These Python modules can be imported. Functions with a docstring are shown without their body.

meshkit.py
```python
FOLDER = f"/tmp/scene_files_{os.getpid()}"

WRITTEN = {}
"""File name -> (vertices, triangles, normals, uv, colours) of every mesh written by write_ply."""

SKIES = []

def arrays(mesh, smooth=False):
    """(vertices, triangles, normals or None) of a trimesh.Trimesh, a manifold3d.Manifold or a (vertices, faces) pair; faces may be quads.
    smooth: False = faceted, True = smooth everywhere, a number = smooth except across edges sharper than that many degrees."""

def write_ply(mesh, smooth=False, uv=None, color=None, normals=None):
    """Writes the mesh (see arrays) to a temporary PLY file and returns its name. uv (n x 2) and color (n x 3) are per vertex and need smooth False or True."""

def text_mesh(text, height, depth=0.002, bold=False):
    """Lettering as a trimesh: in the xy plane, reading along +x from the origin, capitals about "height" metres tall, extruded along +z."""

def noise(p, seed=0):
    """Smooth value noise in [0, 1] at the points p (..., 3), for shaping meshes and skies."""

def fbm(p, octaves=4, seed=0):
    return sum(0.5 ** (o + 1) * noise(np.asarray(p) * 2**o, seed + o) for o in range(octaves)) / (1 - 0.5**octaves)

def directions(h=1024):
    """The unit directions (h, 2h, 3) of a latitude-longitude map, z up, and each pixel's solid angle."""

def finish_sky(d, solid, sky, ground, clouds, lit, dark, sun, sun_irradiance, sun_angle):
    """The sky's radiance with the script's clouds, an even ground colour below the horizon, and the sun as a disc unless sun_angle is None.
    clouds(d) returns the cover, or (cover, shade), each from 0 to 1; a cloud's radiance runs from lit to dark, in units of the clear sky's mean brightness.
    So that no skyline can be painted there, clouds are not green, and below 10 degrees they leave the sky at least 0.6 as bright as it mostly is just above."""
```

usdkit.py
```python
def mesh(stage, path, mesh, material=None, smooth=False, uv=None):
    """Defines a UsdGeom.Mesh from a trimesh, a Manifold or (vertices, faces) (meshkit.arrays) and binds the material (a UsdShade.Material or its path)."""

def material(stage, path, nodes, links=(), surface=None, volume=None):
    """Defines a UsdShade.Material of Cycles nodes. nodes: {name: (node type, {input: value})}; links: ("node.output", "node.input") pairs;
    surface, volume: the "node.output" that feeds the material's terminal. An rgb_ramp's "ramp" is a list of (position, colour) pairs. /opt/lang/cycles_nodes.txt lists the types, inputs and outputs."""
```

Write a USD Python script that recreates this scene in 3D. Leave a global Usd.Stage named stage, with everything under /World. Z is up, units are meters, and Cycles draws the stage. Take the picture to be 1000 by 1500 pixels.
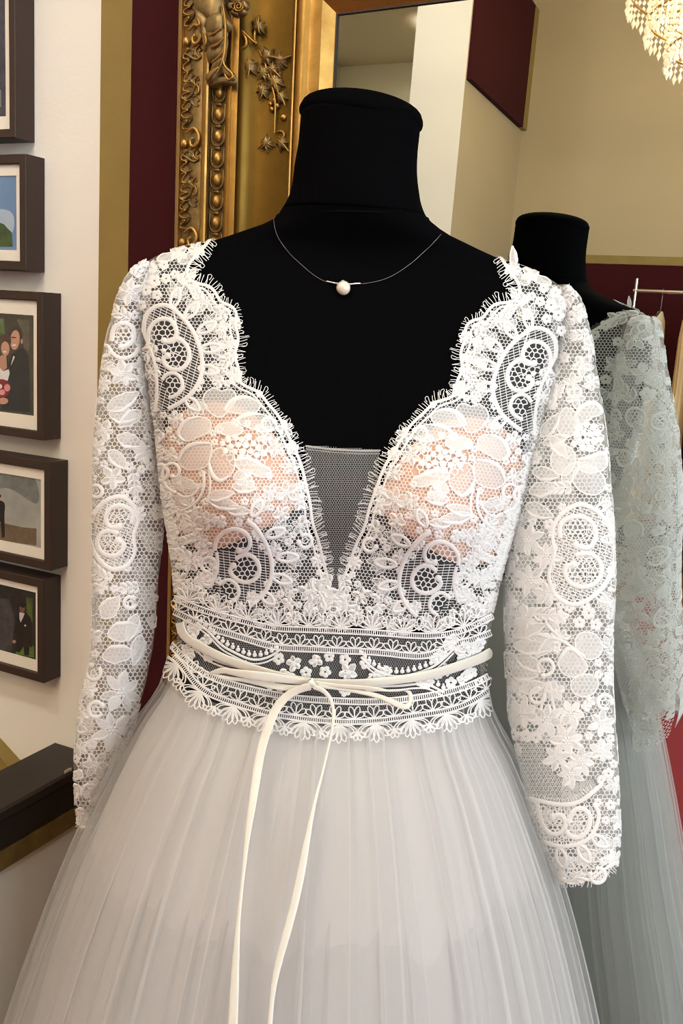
import math, random
import numpy as np, trimesh, shapely
from scipy.interpolate import CubicSpline, PchipInterpolator
from pxr import Usd, UsdGeom, UsdLux, UsdShade, Gf, Sdf, Vt
import usdkit, meshkit

stage = Usd.Stage.CreateInMemory()
UsdGeom.SetStageUpAxis(stage, UsdGeom.Tokens.z); UsdGeom.SetStageMetersPerUnit(stage, 1.0)
UsdGeom.Xform.Define(stage, '/World'); UsdGeom.Scope.Define(stage, '/World/Looks')
rng = np.random.default_rng(7)

# ------------------------------------------------------------------ camera
F_PX = 1400.0; PITCH = math.radians(11.2); ROLL = math.radians(3.5)
CAM = np.array([0, 0, 1.40])
fw = np.array([0, math.cos(PITCH), -math.sin(PITCH)])
_r0 = np.array([1.0, 0, 0]); _u0 = np.array([0, math.sin(PITCH), math.cos(PITCH)])
cr = math.cos(ROLL) * _r0 + math.sin(ROLL) * _u0
cu = -math.sin(ROLL) * _r0 + math.cos(ROLL) * _u0
EXPOSURE = 0.07
cam = UsdGeom.Camera.Define(stage, '/World/camera')
cam.CreateHorizontalApertureAttr(36.0); cam.CreateVerticalApertureAttr(54.0)
cam.CreateFocalLengthAttr(36.0 * F_PX / 1000.0); cam.CreateExposureAttr(EXPOSURE)
cam.CreateClippingRangeAttr(Gf.Vec2f(0.05, 200.0))
_m = np.eye(4); _m[0, :3] = cr; _m[1, :3] = cu; _m[2, :3] = -fw; _m[3, :3] = CAM
cam.AddTransformOp().Set(Gf.Matrix4d(*_m.ravel().tolist()))

def proj(P):
    d = np.asarray(P, float) - CAM; z = d @ fw
    return np.stack([500 + F_PX * (d @ cr) / z, 750 - F_PX * (d @ cu) / z], -1)
def rays(q):
    q = np.asarray(q, float)
    return fw + np.multiply.outer((q[..., 0] - 500) / F_PX, cr) + np.multiply.outer((750 - q[..., 1]) / F_PX, cu)
def at(q, Y):
    """The world point seen at pixel q on the upright plane y = Y."""
    d = rays(q); return CAM + d * ((Y - CAM[1]) / d[..., 1])[..., None]

# ------------------------------------------------------------------ room axes: a along the mirror wall, b out of it into the room
YAW = math.radians(26.0); LEAN = math.radians(1.44); WALL_D = 1.21
nW = np.array([math.sin(YAW), math.cos(YAW), 0]); e1 = np.array([math.cos(YAW), -math.sin(YAW), 0])
nM = np.array([math.sin(YAW) * math.cos(LEAN), math.cos(YAW) * math.cos(LEAN), -math.sin(LEAN)])
M0 = np.array([0.146, 1.209, 1.583])
def W(a, b, z):
    a, b, z = np.broadcast_arrays(np.asarray(a, float), np.asarray(b, float), np.asarray(z, float))
    return a[..., None] * e1 + (WALL_D - b)[..., None] * nW + z[..., None] * np.array([0, 0, 1.0])
def W3(p):
    p = np.asarray(p, float); return W(p[..., 0], p[..., 1], p[..., 2])

# ------------------------------------------------------------------ lights
def rect_light(name, pos, to, w, h, color, inten):
    l = UsdLux.RectLight.Define(stage, '/World/' + name)
    l.CreateWidthAttr(w); l.CreateHeightAttr(h); l.CreateIntensityAttr(inten); l.CreateColorAttr(Gf.Vec3f(*color))
    l.CreateNormalizeAttr(False)
    z = -(np.asarray(to, float) - pos); z /= np.linalg.norm(z)
    x = np.cross([0, 0, 1.0], z); x = np.array([1.0, 0, 0]) if np.linalg.norm(x) < 1e-6 else x / np.linalg.norm(x)
    y = np.cross(z, x)
    m = np.eye(4); m[0, :3] = x; m[1, :3] = y; m[2, :3] = z; m[3, :3] = pos
    l.AddTransformOp().Set(Gf.Matrix4d(*m.ravel().tolist()))
    return l
DAY = (0.80, 0.91, 1.0); WARM = (1.0, 0.955, 0.90)
# daylight through the shop window beside the mirror and the one in the side wall; warm ceiling lamps
rect_light('window_daylight', W(2.2, 0.06, 1.75), W(2.2, 1.0, 1.75), 2.3, 2.7, DAY, 8.0)
rect_light('side_window_daylight', W(3.44, 3.2, 1.9), W(2.0, 3.2, 1.9), 3.4, 2.9, DAY, 6.0)
SPOTS = [(0.15, 1.55, 3.3), (-1.0, 1.5, 3.3), (-0.5, 2.6, 3.3), (-4.3, 9.4, 5.02)]

# ------------------------------------------------------------------ materials
def MAT(name, nodes, links=(), surface='p.BSDF', volume=None):
    return usdkit.material(stage, '/World/Looks/' + name, nodes, links, surface=surface, volume=volume)
def plain(name, color, rough=0.5, metal=0.0, noise=None, bump=None, spec=0.5, sheen=0.0):
    n = {'p': ('principled_bsdf', dict(base_color=color, roughness=rough, metallic=metal, specular_ior_level=spec, sheen_weight=sheen))}
    l = []
    if noise or bump: n['g'] = ('texture_coordinate', {})
    if noise:
        sc, c2 = noise
        n['t'] = ('noise_texture', dict(scale=sc, detail=4.0, roughness=0.6))
        n['r'] = ('rgb_ramp', {'ramp': [(0.35, color), (0.65, c2)]})
        l += [('g.object', 't.vector'), ('t.fac', 'r.fac'), ('r.color', 'p.base_color')]
    if bump:
        sc, st = bump
        n['bt'] = ('noise_texture', dict(scale=sc, detail=3.0))
        n['b'] = ('bump', dict(strength=st, distance=0.002))
        l += [('g.object', 'bt.vector'), ('bt.fac', 'b.height'), ('b.normal', 'p.normal')]
    return MAT(name, n, l)
def srgb(r, g, b):
    c = np.array([r, g, b], float) / 255
    return tuple(np.where(c < 0.04045, c / 12.92, ((c + 0.055) / 1.055) ** 2.4))

def cloth(name, color, trans=0.3, rough=0.9, use_uv=True, opacity=1.0, weave=None):
    """Thin white cloth; its see-through share comes from the mesh's st.x (cords 1, sheer fill less) or is constant."""
    n = {'d': ('diffuse_bsdf', dict(color=color)), 't': ('translucent_bsdf', dict(color=color)),
         'm': ('mix_closure', dict(fac=trans)), 'x': ('transparent_bsdf', {}), 'o': ('mix_closure', dict(fac=opacity))}
    l = [('d.BSDF', 'm.closure1'), ('t.BSDF', 'm.closure2'), ('x.BSDF', 'o.closure1'), ('m.closure', 'o.closure2')]
    if use_uv:
        n['c'] = ('texture_coordinate', {}); n['s'] = ('separate_xyz', {})
        l += [('c.UV', 's.vector'), ('s.x', 'o.fac')]
    if weave:
        n['c'] = ('texture_coordinate', {}); n['w'] = ('noise_texture', dict(scale=weave[0], detail=2.0))
        n['r'] = ('rgb_ramp', {'ramp': [(0.35, (weave[1],) * 3), (0.65, (weave[2],) * 3)]})
        l += [('c.object', 'w.vector'), ('w.fac', 'r.fac'), ('r.color', 'o.fac')]
    return MAT(name, n, l, surface='o.closure')

M_ = {}
M_['lace'] = cloth('lace', (0.92, 0.91, 0.89), 0.25)
M_['lace_base'] = cloth('lace_base', (0.9, 0.89, 0.87), 0.35)
M_['tulle'] = cloth('tulle', (0.70, 0.69, 0.68), 0.4)
M_['lining'] = cloth('lining', (0.60, 0.57, 0.55), 0.1, use_uv=False)
M_['cup'] = plain('cup', srgb(212, 168, 142), 0.8)
M_['panel'] = cloth('panel', (0.55, 0.55, 0.53), 0.2)
M_['satin'] = plain('satin', srgb(208, 204, 192), 0.38, sheen=0.3)
M_['jersey'] = plain('jersey', (0.0022, 0.0022, 0.0026), 0.95, spec=0.01, bump=(900, 0.12))
M_['seam'] = plain('seam', (0.003, 0.003, 0.003), 0.95, spec=0.02)
M_['steel'] = plain('steel', (0.75, 0.75, 0.74), 0.22, 1.0)
M_['wire'] = plain('wire', (0.20, 0.195, 0.19), 0.45, 1.0)
M_['pearl'] = MAT('pearl', {'p': ('principled_bsdf', dict(base_color=srgb(226, 214, 194), roughness=0.16, coat_weight=1.0, specular_ior_level=0.8))})
M_['wall_white'] = plain('wall_white', srgb(236, 231, 222), 0.85, bump=(160, 0.12))
M_['wall_beige'] = plain('wall_beige', srgb(180, 164, 132), 0.85, bump=(160, 0.12))
M_['wall_wine'] = plain('wall_wine', srgb(60, 14, 19), 0.9, noise=(3, srgb(56, 12, 17)), spec=0.2, bump=(160, 0.12))
M_['wall_gold'] = plain('wall_gold', srgb(142, 120, 62), 0.6, noise=(9, srgb(135, 113, 57)), bump=(160, 0.1))
M_['wall_grey'] = plain('wall_grey', srgb(240, 237, 230), 0.85, bump=(160, 0.1))
M_['wall_dim'] = plain('wall_dim', srgb(240, 233, 208), 0.85)
M_['ceiling'] = plain('ceiling', srgb(214, 200, 172), 0.9)
M_['wood_floor'] = plain('wood_floor', srgb(122, 90, 56), 0.4, noise=(2.0, srgb(98, 70, 42)))
M_['carpet'] = plain('carpet', srgb(128, 18, 30), 0.95, noise=(220, srgb(110, 13, 24)), bump=(700, 0.5))
M_['dark_wood'] = plain('dark_wood', srgb(52, 37, 30), 0.55, noise=(25, srgb(52, 35, 28)))
M_['ledge_top'] = plain('ledge_top', srgb(46, 38, 33), 0.55, noise=(12, srgb(40, 33, 29)))
M_['gilt_trim'] = plain('gilt_trim', srgb(132, 108, 62), 0.5, noise=(30, srgb(112, 90, 50)))
M_['chip'] = plain('chip', srgb(214, 206, 190), 0.8)
M_['mat_board'] = plain('mat_board', srgb(238, 232, 220), 0.9)
def gilt(name, c1, c2, rough, scale=18):
    return MAT(name, {'g': ('texture_coordinate', {}), 't': ('noise_texture', dict(scale=scale, detail=6.0, roughness=0.7)),
        'r': ('rgb_ramp', {'ramp': [(0.3, c2), (0.62, c1)]}), 'b': ('bump', dict(strength=0.25, distance=0.001)),
        'rr': ('rgb_ramp', {'ramp': [(0.3, (rough + .18,) * 3), (0.7, (rough,) * 3)]}),
        'p': ('principled_bsdf', dict(metallic=1.0, roughness=rough))},
        [('g.object', 't.vector'), ('t.fac', 'r.fac'), ('r.color', 'p.base_color'), ('t.fac', 'b.height'), ('b.normal', 'p.normal'), ('t.fac', 'rr.fac'), ('rr.color', 'p.roughness')])
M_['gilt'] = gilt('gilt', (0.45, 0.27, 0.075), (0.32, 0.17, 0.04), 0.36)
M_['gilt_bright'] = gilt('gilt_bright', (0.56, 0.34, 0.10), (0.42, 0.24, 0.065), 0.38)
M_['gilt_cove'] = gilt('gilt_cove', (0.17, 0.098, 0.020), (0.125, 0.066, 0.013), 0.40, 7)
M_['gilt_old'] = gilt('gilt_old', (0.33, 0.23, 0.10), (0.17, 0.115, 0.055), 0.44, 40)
M_['mirror'] = MAT('mirror', {'p': ('glossy_bsdf', dict(color=(0.74, 0.79, 0.765), roughness=0.0))})
M_['pane'] = MAT('pane', {'x': ('transparent_bsdf', {}), 'g': ('glossy_bsdf', dict(roughness=0.03)), 'f': ('layer_weight', dict(blend=0.5)), 'w': ('math', dict(math_type='power', value2=4.0)), 'h': ('math', dict(math_type='multiply_add', value2=0.5, value3=0.03)), 'm': ('mix_closure', {})},
                 [('f.facing', 'w.value1'), ('w.value', 'h.value1'), ('h.value', 'm.fac'), ('x.BSDF', 'm.closure1'), ('g.BSDF', 'm.closure2')], surface='m.closure')
def emitter(name, color, s):
    return MAT(name, {'e': ('emission', dict(color=color, strength=s))}, surface='e.emission')

# ------------------------------------------------------------------ helpers for prims
_used = {}
def numbered(parent, name):
    k = (parent, name); i = _used.get(k, 0); _used[k] = i + 1
    return f'{parent}/{name}' if i == 0 else f'{parent}/{name}_{i:03d}'
def path_of(parent):
    return '/World' if parent is None else (parent if isinstance(parent, str) else str(parent.GetPath()))
def tag(p, label=None, category=None, group=None, kind=None):
    p = p.GetPrim() if hasattr(p, 'GetPrim') else p
    for k, v in (('label', label), ('category', category), ('group', group), ('kind', kind)):
        if v: p.SetCustomDataByKey(k, v)
    return p
def obj(name, mesh, mat, parent=None, smooth=30, op=None, label=None, category=None, group=None, kind=None):
    path = numbered(path_of(parent), name)
    if op is not None:
        v, f = (mesh if isinstance(mesh, tuple) else (mesh.vertices, mesh.faces))
        o = np.broadcast_to(np.asarray(op, float), (len(v),))
        m = usdkit.mesh(stage, path, (v, f), M_[mat], smooth=True, uv=np.stack([o, np.zeros(len(v))], 1))
    else:
        m = usdkit.mesh(stage, path, mesh, M_[mat], smooth=smooth)
    m.CreateDoubleSidedAttr(True)
    return tag(m, label, category, group, kind)
def thing(name, label, category, loc=None, group=None):
    x = UsdGeom.Xform.Define(stage, numbered('/World', name))
    if loc is not None: x.AddTranslateOp().Set(Gf.Vec3d(*map(float, loc)))
    return tag(x, label, category, group)
def cat(ms): return trimesh.util.concatenate([trimesh.Trimesh(*m, process=False) if isinstance(m, tuple) else m for m in ms])
def wbox(a0, a1, b0, b1, z0, z1, bev=0.0):
    """A box in room axes, its edges chamfered."""
    if bev:
        import manifold3d as m3
        pts = [(a + sa * da, b + sb * db, z + sz * dz) for a, sa in ((a0, 1), (a1, -1)) for b, sb in ((b0, 1), (b1, -1)) for z, sz in ((z0, 1), (z1, -1))
               for da, db, dz in ((bev, bev, 0), (bev, 0, bev), (0, bev, bev))]
        m = trimesh.convex.convex_hull(np.array(pts))
    else:
        m = trimesh.creation.box(bounds=[[a0, b0, z0], [a1, b1, z1]])
    m.vertices = W3(m.vertices)
    m.invert(); trimesh.repair.fix_normals(m)
    return m
def tube(P, r, sides=8, caps=True, closed=False):
    P = np.asarray(P, float); n = len(P)
    T = np.roll(P, -1, 0) - np.roll(P, 1, 0) if closed else np.gradient(P, axis=0)
    T /= np.linalg.norm(T, axis=1, keepdims=True) + 1e-12
    up = np.where(np.abs(T[:, 2:]) < 0.9, [[0, 0, 1.0]], [[1.0, 0, 0]])
    A = np.cross(T, up)
    for i in range(1, n):
        if A[i] @ A[i - 1] < 0: A[i] *= -1
    A /= np.linalg.norm(A, axis=1, keepdims=True); B = np.cross(T, A)
    an = np.arange(sides) * 2 * np.pi / sides
    rr = np.broadcast_to(np.asarray(r, float), (n,))[:, None, None]
    V = P[:, None] + rr * (np.cos(an)[None, :, None] * A[:, None] + np.sin(an)[None, :, None] * B[:, None])
    V = V.reshape(-1, 3); F = []
    m = n if closed else n - 1
    i, j = np.meshgrid(np.arange(m), np.arange(sides), indexing='ij')
    i2 = (i + 1) % n; j2 = (j + 1) % sides
    q = np.stack([i * sides + j, i2 * sides + j, i2 * sides + j2, i * sides + j2], -1).reshape(-1, 4)
    F = [q[:, [0, 1, 2]], q[:, [0, 2, 3]]]
    if caps and not closed:
        V = np.vstack([V, P[0], P[-1]]); k = np.arange(sides)
        F += [np.stack([np.full(sides, n * sides), k, (k + 1) % sides], 1), np.stack([np.full(sides, n * sides + 1), (n - 1) * sides + (k + 1) % sides, (n - 1) * sides + k], 1)]
    return trimesh.Trimesh(V, np.vstack(F), process=False)
def grid_faces(n, m, closed=False):
    i, j = np.meshgrid(np.arange(n - 1), np.arange(m if closed else m - 1), indexing='ij')
    j2 = (j + 1) % m
    q = np.stack([i * m + j, i * m + j2, (i + 1) * m + j2, (i + 1) * m + j], -1).reshape(-1, 4)
    return np.vstack([q[:, [0, 1, 2]], q[:, [0, 2, 3]]])
def spline(pts, step=2.0, closed=False, n=None):
    p = np.asarray(pts, float)
    if closed: p = np.vstack([p, p[:1]])
    d = np.r_[0, np.cumsum(np.maximum(np.linalg.norm(np.diff(p, axis=0), axis=1), 1e-9))]
    cs = CubicSpline(d, p, bc_type='periodic' if closed else 'natural')
    k = n or max(4, int(d[-1] / step) + 1)
    s = np.linspace(0, d[-1], k + 1 if closed else k)
    return cs(s)[:-1] if closed else cs(s)
# ================================================================== the room
def struct(name, mesh, mat, label, smooth=30):
    return obj(name, mesh, mat, None, smooth, label=label, kind='structure')
A0, A1, B1, ZC = -6.2, 3.5, 8.0, 5.2
struct('floor', wbox(A0, A1, -0.2, B1 + 3.0, -0.1, 0.0), 'wood_floor', 'brown wooden floor of the bridal shop')
struct('ceiling', wbox(A0, A1, -0.2, B1 + 3.0, ZC, ZC + 0.1), 'ceiling', 'high cream ceiling of the bridal shop')
wl = struct('wall_front', cat([wbox(A0, 0.95, -0.2, 0, 0, ZC), wbox(3.4, A1, -0.2, 0, 0, ZC), wbox(0.95, 3.4, -0.2, 0, 3.2, ZC), wbox(0.95, 3.4, -0.2, 0, 0, 0.35)]), 'wall_white',
            'white wall with framed photographs, a gold stripe and a wine red field')
obj('wine_field', wbox(-0.981, 0.95, 0, 0.0012, 0, ZC), 'wall_wine', wl, label='wine red painted field behind the gilt mirror')
obj('gold_stripe', wbox(-1.039, -0.981, 0, 0.0012, 0, ZC), 'wall_gold', wl, label='upright gold painted stripe')
wn = struct('window_1', cat([wbox(0.95, 1.0, -0.12, -0.05, 0.35, 3.2), wbox(3.35, 3.4, -0.12, -0.05, 0.35, 3.2), wbox(1.0, 3.35, -0.12, -0.05, 0.35, 0.4), wbox(1.0, 3.35, -0.12, -0.05, 3.15, 3.2)]), 'dark_wood', 'tall shop window beside the mirror')
obj('pane', wbox(1.0, 3.35, -0.09, -0.084, 0.4, 3.15), 'pane', wn)
struct('wall_right', cat([wbox(A1, A1 + 0.2, -0.2, 1.4, 0, ZC), wbox(A1, A1 + 0.2, 5.0, B1 + 3, 0, ZC), wbox(A1, A1 + 0.2, 1.4, 5, 3.4, ZC), wbox(A1, A1 + 0.2, 1.4, 5, 0, 0.35)]), 'wall_beige', 'beige side wall with a wide window')
wn = struct('window_2', cat([wbox(A1 + .05, A1 + .12, 1.4, 1.46, .35, 3.4), wbox(A1 + .05, A1 + .12, 4.94, 5, .35, 3.4), wbox(A1 + .05, A1 + .12, 1.46, 4.94, .35, .41), wbox(A1 + .05, A1 + .12, 1.46, 4.94, 3.34, 3.4)]), 'dark_wood', 'wide window in the side wall')
obj('pane', wbox(A1 + .08, A1 + .086, 1.46, 4.94, .41, 3.34), 'pane', wn)
struct('wall_left', wbox(A0 - 0.2, A0, -0.2, B1 + 3, 0, ZC), 'wall_dim', 'dim beige wall on the far left')
AC, BC = -2.85, 6.4          # the pillar's corner
wb = struct('wall_back', wbox(AC, A1, B1, B1 + 0.2, 0, ZC), 'wall_beige', 'beige far wall above a wine red dado with a gold stripe')
obj('wine_dado', wbox(AC, A1, B1 - 0.004, B1, 0, 2.47), 'wall_wine', wb, label='wine red lower wall')
obj('gold_stripe', wbox(AC, A1, B1 - 0.006, B1, 2.47, 2.545), 'wall_gold', wb, label='level gold stripe above the wine red dado')
pl = struct('wall_pillar', wbox(AC - 0.46, AC, BC, B1 + 0.2, 0, ZC), 'wall_white', 'pale pillar standing before the far wall')
obj('beige_face', wbox(AC, AC + 0.003, BC + 0.004, B1 - 0.002, 2.45, ZC), 'wall_beige', pl, label='beige painted side of the pillar')
obj('wine_dado', wbox(AC, AC + 0.004, BC + 0.02, B1 - 0.004, 0, 2.45), 'wall_wine', pl)
obj('wine_panel', wbox(AC, AC + 0.05, BC + 0.02, B1 - 0.13, 3.66, 4.72), 'wall_wine', pl, label='wine red panel high on the pillar side')
obj('gold_edge', wbox(AC, AC + 0.052, B1 - 0.13, B1 - 0.004, 3.66, 4.72), 'wall_gold', pl, label='gold edge of the high wine red panel')
struct('wall_passage', wbox(A0, AC - 0.3, B1 + 2.6, B1 + 2.8, 0, ZC), 'wall_dim', 'dim wall at the end of the passage')
obj('carpet', wbox(-2.2, 2.4, 0.9, 5.35, 0.0, 0.012, 0.004), 'carpet', label='red carpet on the wooden floor in front of the mirror', category='carpet')

# ------------------------------------------------------------------ the gilt mirror
eV = np.cross(nM, -e1); eV = eV if eV[2] > 0 else -eV; eV = eV / np.linalg.norm(eV)
OM = M0 - e1 * (M0 @ e1); OM = OM - eV * (OM @ eV - 0) ; OM = OM + nM * ((M0 - OM) @ nM)
OM = OM - e1 * (OM @ e1)
_g = 0.026                                   # it stands a little crooked
eU = e1 * math.cos(_g) + eV * math.sin(_g); eV = eV * math.cos(_g) - e1 * math.sin(_g)
def mirp(u, v, c):
    """A point of the leaning mirror: u along the wall, v up the glass, c out of it."""
    u, v, c = np.broadcast_arrays(np.asarray(u, float), np.asarray(v, float), np.asarray(c, float))
    return OM + u[..., None] * eU + v[..., None] * eV - c[..., None] * nM
def mirpx(q, c=0.0):
    """(u, v) on the mirror's plane raised by c, under pixel q."""
    d = rays(q); n = -nM; o = OM - c * nM
    P = CAM + d * (((o - CAM) @ n) / (d @ n))[..., None]
    return np.stack([(P - OM) @ eU, (P - OM) @ eV], -1)
UL, UR = mirpx((487, 100))[0], 0.36
VT = mirpx((490, 17))[1]; VB = mirp(0, 0, 0)[2]; VB = (0.27 - OM[2]) / eV[2]
mirror = thing('wall_mirror', 'large leaning mirror in a carved antique gilt frame', 'mirror', None)
gv = [mirp(u, v, c) for u, v, c in ((UL - .004, VB - .004, 0), (UR + .004, VB - .004, 0), (UR + .004, VT + .004, 0), (UL - .004, VT + .004, 0), (UL - .004, VB - .004, -.004), (UR + .004, VB - .004, -.004), (UR + .004, VT + .004, -.004), (UL - .004, VT + .004, -.004))]
obj('mirror_glass', trimesh.Trimesh(np.array(gv), [[0, 1, 2], [0, 2, 3], [4, 6, 5], [4, 7, 6], [0, 4, 5], [0, 5, 1], [1, 5, 6], [1, 6, 2], [2, 6, 7], [2, 7, 3], [3, 7, 4], [3, 4, 0]], process=False), 'mirror', mirror, smooth=False)
bk = cat([trimesh.Trimesh(np.array([mirp(u, v, c) for u in (UL - .2, UR + .2) for v in (VB - .2, VT + .2) for c in (-.006, -.02)]), trimesh.creation.box().faces, process=False)])
obj('backing_board', bk, 'dark_wood', mirror)
# profile: (distance outward from the glass edge, height above the glass), by stretches of one look
PXU = lambda px, c=0.03: UL - mirpx((px, 100), c)[0]
def prof(pts): return [(PXU(px, c), c) for px, c in pts]
STR = [('outer_edge', 'gilt_bright', [(261, -.012), (260, .03), (262, .044), (265, .047), (268, .043)]),
       ('carved_band', 'gilt_old', [(268, .043), (270, .041), (280, .046), (290, .047), (297, .045)]),
       ('torus_moulding', 'gilt_bright', [(297, .045), (298, .052), (300, .057), (303, .059), (306, .057), (308, .052), (309, .046)]),
       ('bead_channel', 'gilt_old', [(309, .046), (311, .041), (322, .040), (331, .041), (333, .047)]),
       ('fillet', 'gilt', [(333, .047), (336, .049), (338, .0485), (340, .046), (347, .045), (349, .044)]),
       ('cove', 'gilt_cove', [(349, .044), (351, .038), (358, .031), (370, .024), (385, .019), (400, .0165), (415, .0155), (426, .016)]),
       ('thin_bead', 'gilt_bright', [(426, .016), (427, .0195), (429, .0205), (431, .0195), (432, .016)]),
       ('cyma_moulding', 'gilt', [(432, .016), (434, .0185), (438, .020), (443, .019), (448, .016), (453, .0145), (460, .0142), (466, .014)]),
       ('inner_bevel', 'gilt_bright', [(466, .014), (468, .0142), (486, .0025), (488.5, .0015)]),
       ('sight_edge', 'dark_wood', [(488.5, .0015), (489.2, .003), (490.5, .003), (490.5, -.002)])]
def frame_ring(pp):
    """The profile swept round the glass, mitred at the corners, as four rails."""
    rails = []
    C4 = [(UL, VB, -1, -1), (UL, VT, -1, 1), (UR, VT, 1, 1), (UR, VB, 1, -1)]
    for k in range(4):
        a, b = C4[k], C4[(k + 1) % 4]
        L = np.array([[mirp(q[0] + q[2] * d, q[1] + q[3] * d, c) for d, c in pp] for q in (a, b)])
        n = 14
        V = np.concatenate([L[0] * (1 - t) + L[1] * t for t in np.linspace(0, 1, n)], 0)
        rails.append(trimesh.Trimesh(V, grid_faces(n, len(pp)), process=False))
    return rails
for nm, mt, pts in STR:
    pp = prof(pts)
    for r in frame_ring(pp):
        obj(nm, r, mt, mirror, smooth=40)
# ---- carved ornament on the frame, each piece placed on the frame at its own height
def bump_leaf(outline, c0, h, mid=None, sharp=False):
    """A domed carved leaf on the mirror frame: outline in pixels on the frame's surface at height c0."""
    p = spline(outline, 1.6, True)
    if sharp:
        o = np.array(outline, float); p = np.concatenate([np.array([(1 - t) * a + t * b + (.16 * (np.mean(outline, 0) - (a + b) / 2)) * math.sin(math.pi * t) for t in np.linspace(0, 1, 7)[:-1]]) for a, b in zip(o, np.roll(o, -1, 0))])
    uv = mirpx(p, c0)
    ctr = mirpx(np.asarray(mid if mid is not None else np.mean(outline, 0)), c0)
    V, F, n = [], [], len(uv); K = 5
    for k, t in enumerate((1.0, .86, .62, .34)):
        q = ctr + (uv - ctr) * t
        hh = h * (1 - t ** 2.5)
        V.append(mirp(q[:, 0], q[:, 1], c0 - .002 * (k == 0) + hh + (.0006 if k else 0)))
    V = np.vstack(V + [mirp(ctr[0], ctr[1], c0 + h * .8)[None]])
    F = [grid_faces(4, n, True)]
    i = np.arange(n); F.append(np.stack([3 * n + i, 3 * n + (i + 1) % n, np.full(n, 4 * n)], 1))
    m = trimesh.Trimesh(V, np.vstack(F), process=False)
    trimesh.repair.fix_normals(m); return m
def carve_cord(pts, c0, r, taper=True):
    p = spline(pts, 1.5); uv = mirpx(p, c0); n = len(uv)
    rr = r * (np.sin(np.linspace(.25, np.pi - .25, n)) ** .5 if taper else np.ones(n))
    return tube(mirp(uv[:, 0], uv[:, 1], c0 + .3 * r), rr, 7)
def ball(q, c0, r, flat=1.0):
    uv = mirpx(q, c0); m = trimesh.creation.icosphere(2, 1.0)
    m.vertices = mirp(uv[0] + m.vertices[:, 0] * r, uv[1] + m.vertices[:, 1] * r, c0 + m.vertices[:, 2] * r * flat)
    trimesh.repair.fix_normals(m); return m
# egg and dart in the channel
def chan(y): return 322 - (y - 100) * .022
step = 31.5
for k in range(-2, 26):
    y = 135 + k * step if True else 0
    uv0 = mirpx((chan(135), 135), .041)
    v = uv0[1] - k * .0275
    u = uv0[0]
    e = trimesh.creation.icosphere(2, 1.0)
    e.vertices = mirp(u + e.vertices[:, 0] * .0062, v + e.vertices[:, 1] * .0085, .040 + e.vertices[:, 2] * .0075)
    trimesh.repair.fix_normals(e)
    obj('egg_bead', e, 'gilt_bright', mirror, smooth=True)
    th = np.linspace(-.1, np.pi + .1, 16)
    U = mirp(u + np.cos(th) * .0100, v - .002 - np.sin(th) * .0105, .0415)
    U = np.vstack([mirp(u + .0100, v + .012, .0415)[None], U, mirp(u - .0100, v + .012, .0415)[None]])
    U2 = mirp(np.array([u - .004, u + .004]), np.array([v - .0155, v - .0155]), .0415)
    obj('egg_surround', cat([tube(U, .0016, 6), tube(U2, .0022, 6)]), 'gilt_old', mirror, smooth=True)
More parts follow.
